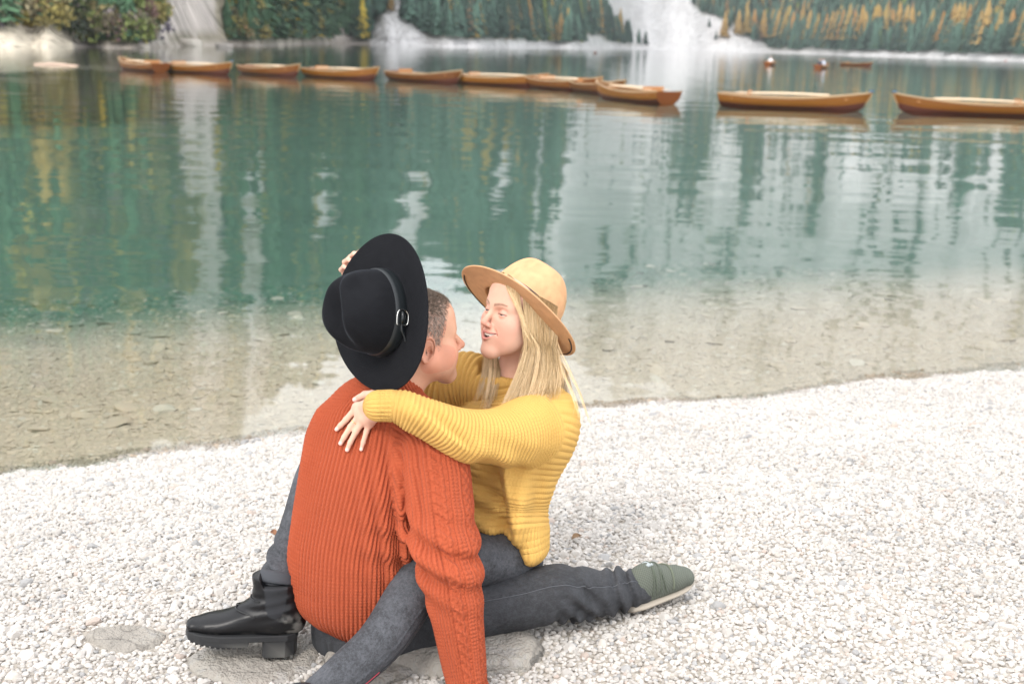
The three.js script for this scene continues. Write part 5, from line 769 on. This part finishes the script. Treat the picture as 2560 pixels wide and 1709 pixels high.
{ // long fair hair
  const q3 = [0, 0, 0], R = rng(77), strands = [], q = [0, 0, 0], B = (x, y, z) => wHead.out(x, y, z);
  const bundle = (n, roots, guide, width, rad, tones, frizz = 0.004) => {
    const clumps = Array.from({ length: Math.max(4, Math.round(n / 34)) }, () => [R(), (R() - 0.5) * 2, (R() - 0.5) * 2, 0.70 + 0.30 * Math.sqrt(R()), R()]);
    for (let i = 0; i < n; i++) {
      const q = clumps[i % clumps.length], loose = R() < 0.16, a0 = R(), b0 = (R() - 0.5) * 2, c0 = (R() - 0.5) * 2, a1 = clamp(q[0] + (a0 - 0.5) * 0.22, 0, 1);
      const pts = guide.map((g, j) => { const k = j / (guide.length - 1), pull = loose ? 0.3 * k : 0.30 + 0.62 * k, a = lerp(a0, a1, Math.min(1, 0.55 + 0.45 * k)), b = lerp(b0, q[1], pull), c = lerp(c0, q[2], pull), sp = width * (j === 0 ? 0.35 : 0.6 + 0.6 * k); return g[0].clone().lerp(g[1], loose ? a0 : a).addScaledVector(wHead.x, b * sp * 0.6).addScaledVector(T_, c * sp).addScaledVector(R_, frizz * k * (1.3 * noise(q[4] * 40, j * 0.9) + (R() - 0.5) * (loose ? 1.1 : 0.25)) + 0.005 * k * Math.sin(j * 2.1 + q[4] * 30)).addScaledVector(T_, 0.006 * k * Math.sin(j * 1.9 + q[4] * 50)); });
      const cv = curve(pts), cut = Math.min(1, q[3] + (R() - 0.6) * 0.10), ps = [0, .17, .34, .5, .68, .84, 1].map((t) => cv.getPoint(t * cut)); for (const p of ps) { wHead.in(p.x, p.y, p.z, q3); if (q3[1] > -.09 && q3[1] < .12) { let d = wHeadF(q3[0], q3[1], q3[2]); if (d < .0028) { const e = .001, gx = wHeadF(q3[0] + e, q3[1], q3[2]) - d, gy = wHeadF(q3[0], q3[1] + e, q3[2]) - d, gz = wHeadF(q3[0], q3[1], q3[2] + e) - d, l = Math.hypot(gx, gy, gz) || 1, t = .003 + .003 * R() - d; p.copy(wHead.out(q3[0] + gx / l * t, q3[1] + gy / l * t, q3[2] + gz / l * t)); } } } const s = rod(ps, [rad * 0.8, rad, rad, rad * 0.85, rad * 0.2], 3, 12), g2 = 0.80 + 0.25 * R() + 0.42 * (q[4] - 0.5), dark = lerp(q[4], R(), 0.4); const tone = mix3(tones[0], tones[1], dark), root = mix3(tones[2], tone, 0.3);
      const uv = s.attributes.uv; paint(s, (p, m, vi) => { const t = smoothstep(uv.getY(vi), 0.0, 0.42); return mix3(root, tone, t).map((x) => x * g2); }); s.deleteAttribute('uv'); strands.push(s);
    }
  };
  const W = [[0.50, 0.32, 0.14], [0.82, 0.64, 0.40], [0.30, 0.18, 0.075]];
  // near side: from under the hat past the cheek and ear, down over the shoulder
  bundle(1500, null, [[B(.046, .074, .056), B(.062, .05, -.045)], [B(.070, .030, .050), B(.083, .01, -.055)], [B(.079, -.028, .036), B(.090, -.045, -.060)], [at(1314, 868, 2.962), at(1392, 872, 3.0)], [at(1290, 950, 2.945), at(1404, 940, 2.985)], [at(1246, 1040, 2.905), at(1392, 1000, 2.925)]], .008, .00065, W, .010);
  // the parted front lock that sweeps over the temple
  bundle(520, null, [[B(.006, .094, .070), B(.045, .074, .062)], [B(.030, .068, .086), B(.060, .046, .064)], [B(.068, .018, .062), B(.077, .0, .044)], [B(.078, -.025, .044), B(.084, -.04, .02)], [at(1316, 872, 2.960), at(1340, 872, 2.964)], [at(1256, 1020, 2.915), at(1326, 985, 2.925)]], .005, .0006, W, .008);
  // far side of the face
  bundle(800, null, [[B(-.006, .094, .070), B(-.045, .074, .060)], [B(-.052, .058, .068), B(-.070, .03, .04)], [B(-.070, .008, .055), B(-.078, -.02, .0)], [B(-.068, -.06, .036), B(-.078, -.09, .0)], [at(1212, 928, 3.06), at(1244, 932, 3.03)], [at(1186, 1015, 3.0), at(1228, 1040, 2.985)]], .006, .0006, W, .010);
  bundle(420, null, [[B(.03, .06, -.08), B(-.03, .06, -.09)], [B(.05, .0, -.10), B(-.03, .0, -.10)], [B(.05, -.06, -.09), B(-.03, -.06, -.09)], [at(1330, 900, 3.1), at(1400, 905, 3.08)], [at(1360, 960, 3.1), at(1420, 965, 3.07)], [at(1400, 1010, 3.06), at(1436, 1030, 3.05)]], .008, .00065, W, .014);
  bundle(26, null, [[B(.07, .03, -.03), B(.08, .02, -.05)], [B(.085, -.02, -.04), B(.09, -.03, -.06)], [at(1385, 880, 3.0), at(1400, 890, 3.0)], [at(1420, 950, 2.98), at(1432, 960, 2.98)], [at(1440, 1010, 2.95), at(1455, 1035, 2.95)], [at(1436, 1065, 2.95), at(1475, 1075, 2.95)]], .006, .0004, W, .02);
  // close layer on the scalp under the hat
  const sh = soup((x, y, z) => Math.max(ell(V(0, 0.046, -0.020), [0.079, 0.088, 0.100])(x, y, z), z - 0.045 - 0.05 * smoothstep(y, 0.07, 0.10), -(y + 0.04 - 0.1 * Math.max(0, -z - .02))), V(-.1, -.06, -.14), V(.1, .15, .12), 0.004); paint(sh, () => W[2]); wHead.place(sh); { const hq = [0, 0, 0]; sh.setIndex(subset(sh, (x, y, z) => wHat.in(x, y, z, hq)[1] < 0.03).index); } sh.deleteAttribute('uv'); sh.computeVertexNormals();
  part('hair', LOCAL(mergeGeometries([...strands, sh]), woman), new THREE.MeshPhysicalMaterial({ color: C(1, 1, 1), vertexColors: true, roughness: 0.42, specularIntensity: 0.6 }), woman, 'long loose blonde hair');
}
{ // tan felt hat on the back of her head
  const h = hatGeo({ h: .146, cx: .084, cz: .106, bx: .168, bz: .180, curl: .008, front: -.006, rear: .008, lift: 0.002, crease: .020, px: .060, pz: .050, pinch: .019, square: .30, wave: .002 });
  const tan = felt(C(0.60, 0.35, 0.19), 0.15, C(1, 0.78, 0.55)), hat = part('hat', LOCAL(wHat.place(h.g), woman), tan, woman, 'tan felt hat tipped back on her head'); h.g.computeVertexNormals();
  part('hat_band', LOCAL(wHat.place(h.ring(0.012, 0.19, 0.0022)), woman), std(C(0.022, 0.02, 0.022), 0.45), hat);
  const tr = []; for (let i = 0; i <= 80; i++) { const th = lerp(2.55, 6.15, i / 80), p = h.brim(th, 0.90, -0.0030); tr.push(wHat.out(...p)); } part('brim_trim', LOCAL(rod(tr, [0.0017], 6, 180), woman), std(C(0.02, 0.014, 0.01), 0.7), hat);
}
{ // jeans: one leg passes behind the man, the other crosses in front of his side
  const thigh = new Tube(nearLeg, T_, 4), far = new Tube(farLeg, T_, 4);
  const waist = new Tube([SEC(1262, 1392, 3.065, .088, .078), SEC(1255, 1352, 3.065, .075, .07)], wSide, 3), tubes = [thigh, far, waist], base = union(tubes, 0.03), an = at(692, 1412, 2.88);
  const f = (x, y, z) => { const d = base(x, y, z); if (Math.abs(d) > 0.03) return d; const a = Math.exp(-(((x - an.x) / 0.08) ** 2 + ((y - an.y) / 0.05) ** 2 + ((z - an.z) / 0.12) ** 2)); return d - 0.007 * a * Math.sin((y - an.y) * 190 + (x - an.x) * 60) - 0.0045 * fbm(x * 13, y * 13, z * 13, 2); };
  const raise = (r, q) => { const a0 = r ? 0.55 : q.t < 0.4 ? -0.35 : 0.62, s = Math.abs(q.ang - a0 - 0.1 * Math.sin(q.t * 5)); return s < 0.04 ? 0.0018 : s < 0.085 ? -0.0014 : 0; };
  const g = cloth(tubes, f, 0.0045, 0.02, { raise, uv: (r, s, a) => [s / 0.3, a * 0.06 / 0.3] });
  part('jeans', LOCAL(g, woman), denim(11, 0.022, 0.088), woman, 'washed grey skinny jeans');
  { const st = []; for (let i = 0; i <= 40; i++) { const k = lerp(0.42, 0.985, i / 40) * (thigh.n - 1), j = Math.min(thigh.n - 2, Math.floor(k)), t = k - j, ang = 1.0, L3 = (A, q) => lerp(A[j * 3 + q], A[j * 3 + 3 + q], t), rx = lerp(thigh.rx[j], thigh.rx[j + 1], t), ry = lerp(thigh.ry[j], thigh.ry[j + 1], t), p = V(...[0, 1, 2].map((q) => L3(thigh.c, q) + L3(thigh.s, q) * Math.cos(ang) * rx + L3(thigh.m, q) * Math.sin(ang) * ry)); for (let m = 0; m < 4; m++) { const d = f(p.x, p.y, p.z), e = .002, gx = f(p.x + e, p.y, p.z) - d, gy = f(p.x, p.y + e, p.z) - d, gz = f(p.x, p.y, p.z + e) - d, l = Math.hypot(gx, gy, gz) || 1; p.add(V(gx, gy, gz).multiplyScalar(-(d - .0004) / l)); } st.push(p); } part('seam', LOCAL(rod(st, [.0017], 5, 150), woman), std(C(.012, .013, .016), .9), woman.children[woman.children.length - 1]); part('seam_mark', LOCAL(rod(st.slice(24, 29).map((p) => p.clone().addScaledVector(T_, .0012)), [.0013], 5, 16), woman), std(C(.30, .03, .05), .8), woman.children[woman.children.length - 2]); }
  // turned hem above the boot
  const e0 = at(695, 1446, 2.93), e1 = at(688, 1462, 2.93); const cuff = new Tube([[at(702, 1430, 2.875), .045, .046], [at(694, 1448, 2.862), .047, .050], [at(690, 1458, 2.856), .047, .050], [at(688, 1462, 2.853), .047, .050]], T_, 3); part('jeans_hem', LOCAL(soup((x, y, z) => { const e = at(690, 1457, 2.857), n = dir(-.15, -.97, .18); return smax(smax(cuff.d(x, y, z), (x - e.x) * n.x + (y - e.y) * n.y + (z - e.z) * n.z, .006), -(x - e.x) * n.x - (y - e.y) * n.y - (z - e.z) * n.z - .030, .01); }, cuff.box.min.clone().subScalar(.02), cuff.box.max.clone().addScalar(.02), .004), woman), std(C(0.042, 0.045, 0.052), 0.9, { bumpMap: denimBump, bumpScale: .001 }), woman);
}
// black ankle boots: z to the toe, y up, the origin under the ankle on the ground
function boot(F, full) {
  for (const k of ['x', 'y', 'z']) F[k].multiplyScalar(1.15);
  const upper = new Tube([[V(0, .050, -.050), .028, .026], [V(0, .058, -.034), .034, .040], [V(0, .062, .0), .036, .046], [V(0, .054, .045), .039, .036], [V(0, .045, .090), .041, .026], [V(0, .041, .130), .036, .021], [V(0, .038, .158), .024, .016]], V(1, 0, 0), 4);
  const shaft = new Tube([[V(0, .060, -.014), .036, .046], [V(0, .100, -.012), .035, .046], [V(0, .135, -.008), .037, .045], [V(0, .170, -.004), .038, .045]], V(1, 0, 0), 4);
  const U = union([upper, shaft], .03), f = (x, y, z) => { let d = smax(U(x, y, z), -(y - .026), .006); d = smax(d, y - .134 - .020 * smoothstep(z, .010, .022), .004); return d - .0016 * Math.exp(-(((y - .095) / .03) ** 2)) * Math.sin(y * 260 + z * 60) - .0008 * fbm(x * 30, y * 30, z * 30, 2); };
  const g = soup(f, V(-.07, .01, -.1), V(.07, .21, .2), .0032); g.computeVertexNormals();
  const gus = (x, y, z) => Math.abs(x) > .016 && y > .070 && Math.hypot((z + .014) / (.017 + (y - .07) * .11), y < .092 ? (y - .092) / .021 : 0) < 1;
  const leather = new THREE.MeshPhysicalMaterial({ color: C(1, 1, 1), vertexColors: true, roughness: .36, specularIntensity: .6, bumpMap: feltBump, bumpScale: .0006 });
  paint(g, (p) => { const k = smoothstep(fbm(p.x * 40, p.y * 55, p.z * 40, 3), .12, .42) * smoothstep(-p.z, -.01, .03) * (1 - smoothstep(p.y, .06, .09)) + .25 * smoothstep(fbm(p.x * 60, p.y * 60, p.z * 60, 3), .2, .45) * (1 - smoothstep(p.y, .03, .05)); return mix3([.007, .007, .008], [.13, .125, .115], clamp(k, 0, 1)); });
  const up = subset(g, (x, y, z) => !gus(x, y, z)), pan = subset(g, gus);
  const b = part('boot', LOCAL(F.place(up), woman), leather, woman, full ? 'black leather ankle boot, dusty, with chunky ridged sole' : 'black ankle boot cut off by the edge'); b.geometry.computeVertexNormals();
  if (pan.index.count) { const pg = F.place(pan); pg.computeVertexNormals(); part('elastic_panel', LOCAL(pg, woman), std(C(.020, .021, .024), 1), b); }
  const outline = [[-.060, .0], [-.056, .020], [-.040, .033], [0, .036], [.042, .0405], [.06, .042], [.10, .044], [.140, .037], [.165, .020], [.172, 0]];
  const slab = (z0, z1, y0, y1, grow) => { const s = new THREE.Shape(), o = outline.filter(([z]) => z >= z0 && z <= z1), pts = [...o.map(([z, w]) => [z, w + grow]), ...o.slice().reverse().map(([z, w]) => [z, -w - grow])]; pts.forEach(([z, w], i) => i ? s.lineTo(w, -z) : s.moveTo(w, -z)); const e = new THREE.ExtrudeGeometry(s, { depth: y1 - y0, bevelEnabled: true, bevelSize: .002, bevelThickness: .002, bevelSegments: 2, steps: 1 }); e.rotateX(-Math.PI / 2); e.translate(0, y0, 0); return e; };
  const rubber = std(C(1, 1, 1), .75, { vertexColors: true, bumpMap: feltBump, bumpScale: .001 });
  const welt = slab(-.061, .173, .019, .029, .001), sole = slab(.040, .173, .008, .017, .0005); const sp = sole.attributes.position; for (let i = 0; i < sp.count; i++) { const z = sp.getZ(i); sp.setY(i, sp.getY(i) + (z > .1 ? (z - .1) * .10 : 0)); } sole.computeVertexNormals(); const hs = new THREE.Shape(); [[-.058, .0], [-.053, .022], [-.036, .034], [.006, .036], [.010, .030], [.010, -.030], [.006, -.036], [-.036, -.034], [-.053, -.022]].forEach(([z, w], i) => i ? hs.lineTo(w, -z) : hs.moveTo(w, -z)); const he = new THREE.ExtrudeGeometry(hs, { depth: .036, bevelEnabled: true, bevelSize: .0016, bevelThickness: .0016, bevelSegments: 2 }); he.rotateX(-Math.PI / 2); he.translate(0, -.018, 0); 
  const dusty = (g3, y0) => paint(g3, (p) => mix3([.016, .0165, .018], [.17, .165, .15], clamp(.85 * smoothstep(-p.y, -.024 - y0, .014 - y0) * smoothstep(fbm(p.x * 45, p.y * 60, p.z * 45, 4), -.15, .30), 0, 1)));
  dusty(welt, 0); dusty(sole, 0); dusty(he, -.012);
  part('welt', LOCAL(F.place(welt), woman), rubber, b); part('sole', LOCAL(F.place(sole), woman), rubber, b); part('heel', LOCAL(F.place(he), woman), rubber, b);
  const lugs = []; for (let i = 0; i < 11; i++) { const z = .046 + i * .0112, w = outline.reduce((a, [zz, ww], k) => zz <= z ? lerp(ww, (outline[k + 1] || [0, 0])[1], clamp((z - zz) / ((outline[k + 1] || [1])[0] - zz), 0, 1)) : a, 0); const l = new THREE.BoxGeometry(w * 2 + .001, .0055, .0072); l.translate(0, .0055 + (z > .1 ? (z - .1) * .10 : 0), z); lugs.push(l); } for (let i = 0; i < 5; i++) { const l = new THREE.BoxGeometry(.066, .006, .0065); l.translate(0, -.020, -.050 + i * .0135); lugs.push(l); }
  part('tread', LOCAL(F.place(dusty(mergeGeometries(lugs), 0)), woman), rubber, b); b.children[b.children.length - 1].userData.kind = 'stuff';
  if (!full) return;
  const band = []; for (const y of [.104, .084]) { const p = []; for (let i = 0; i <= 30; i++) { const a = lerp(.9, -.9, i / 30) , v = V(Math.sin(a) * .09, y + (y < .1 ? -.02 : .0) * Math.abs(Math.sin(a)), .09 * Math.cos(a)); for (let k = 0; k < 60; k++) { const d = f(v.x, v.y, v.z) - .001; if (d < 3e-4) break; v.addScaledVector(V(0, y, -.01).sub(v).normalize(), d * .6); } p.push(v); } band.push(rod(p, [.0016], 5, 40)); }
  part('strap', LOCAL(F.place(mergeGeometries(band)), woman), std(C(.006, .006, .007), .4), b);
  const tabP = []; for (let i = 0; i <= 16; i++) tabP.push(V(.012 * Math.sin(i / 16 * 3.1416 * 2), .112 + .013 * Math.cos(i / 16 * 3.1416 * 2), -.070)); part('pull_ring', LOCAL(F.place(rod(tabP, [.0018], 6, 40)), woman), new THREE.MeshStandardMaterial({ color: C(.6, .6, .58), metalness: 1, roughness: .3 }), b);
}
boot(new Frame(at(672, 1604, 2.865), dir(-.97, .04, .12), dir(-.06, .98, .2)), true);
boot(new Frame(at(752, 1888, 2.56), dir(-.80, -.28, .5), dir(-.1, .95, .3)), false);

// ---------------------------------------------------------------- the black hat held against the back of the man's head
{
  const F = new Frame(at(961, 781, 2.765), dir(-.07, .99, -.12), dir(-.70, .13, .69)), hat = thing('felt_hat', 'black fedora with leather band and buckle held on the man\'s head', 'hat', null, F.o);
  const h = hatGeo({ h: .152, cx: .088, cz: .104, bx: .176, bz: .187, curl: .016, front: -.004, rear: -.006, lift: 0.002, crease: .026, px: .058, pz: .050, pinch: .018, square: .34 });
  part('crown_and_brim', LOCAL(F.place(h.g), hat), felt(C(.012, .0125, .0145), 0.22, C(.55, .62, .75)), hat); h.g.computeVertexNormals();
  const leather = std(C(.010, .013, .015), .42);
  part('hat_band', LOCAL(F.place(h.ring(0.012, 0.135, 0.0026)), hat), leather, hat);
  // buckle: a bent silver bar round a black tab on the side turned to the sun
  const th0 = -1.82, b = (dt, t, o = .006) => V(...h.crown(th0 + dt, t, -o));
  const silver = new THREE.MeshStandardMaterial({ color: C(.75, .74, .70), metalness: 1, roughness: .22 });
  const bp = [b(-.15, .125), b(.05, .13), b(.14, .115), b(.17, .075), b(.14, .035), b(.05, .015), b(-.15, .02), b(-.16, .07), b(-.15, .125)]; part('buckle', LOCAL(F.place(rod(bp, [.0016], 7, 70)), hat), silver, hat);
  const tp = [b(-.13, .075, .005), b(-.05, .075, .008), b(.06, .075, .008), b(.13, .075, .006)]; const tabg = rod(tp, [.002, .0052, .0056, .003], 8, 20); part('strap_tip', LOCAL(F.place(tabg), hat), std(C(.008, .010, .011), .2), hat);
  const tail = [b(-.14, .07, .004), b(-.26, .06, .005), b(-.42, .02, .009), b(-.50, .01, .014)]; part('strap_end', LOCAL(F.place(rod(tail, [.003, .004, .003, .002], 6, 20)), hat), leather, hat);
}

// ---------------------------------------------------------------- a few fallen leaves on the gravel
{
  const leaf = (u, v, s, turn, c, label) => { const p = onPlane(u, v, 0.02); for (let i = 0; i < 12; i++) { const q = onPlane(u, v, groundY(p.x, p.z) + 0.016); p.copy(q); } const t = thing('fallen_leaf', label, 'leaf', null, p); t.rotation.set(0.25, turn, 0.15);
    const pos = [], idx = []; for (let i = 0; i <= 10; i++) { const k = i / 10, w = s * 0.34 * Math.pow(Math.sin(k * Math.PI), 0.8) * (1 - 0.35 * k) + 0.0004; for (let j = -2; j <= 2; j++) pos.push(j / 2 * w, 0.004 * Math.abs(j) * s / 0.03 + 0.006 * Math.sin(k * 3.1), (k - 0.5) * s); } for (let i = 0; i < 10; i++) for (let j = 0; j < 4; j++) { const a = i * 5 + j, b = a + 5; idx.push(a, b, a + 1, a + 1, b, b + 1); }
    part('blade', geom(pos, idx), std(c, .8, { side: THREE.DoubleSide }), t); part('stalk', rod([V(0, .006, s * .45), V(.002, .004, s * .62), V(.005, .001, s * .8)], [.0009, .0006], 5), std(C(.14, .08, .04), .8), t); };
  leaf(686, 1336, .034, .6, C(.22, .10, .05), 'small brown dry leaf on gravel beside the raised grey shin');
  leaf(1440, 1345, .032, 2.1, C(.25, .16, .09), 'curled tan leaf on gravel behind the sneaker');
  leaf(1425, 1520, .030, 1.2, C(.18, .10, .05), 'dark brown leaf tucked under the stretched dark leg');
}

renderer.render(scene, camera);
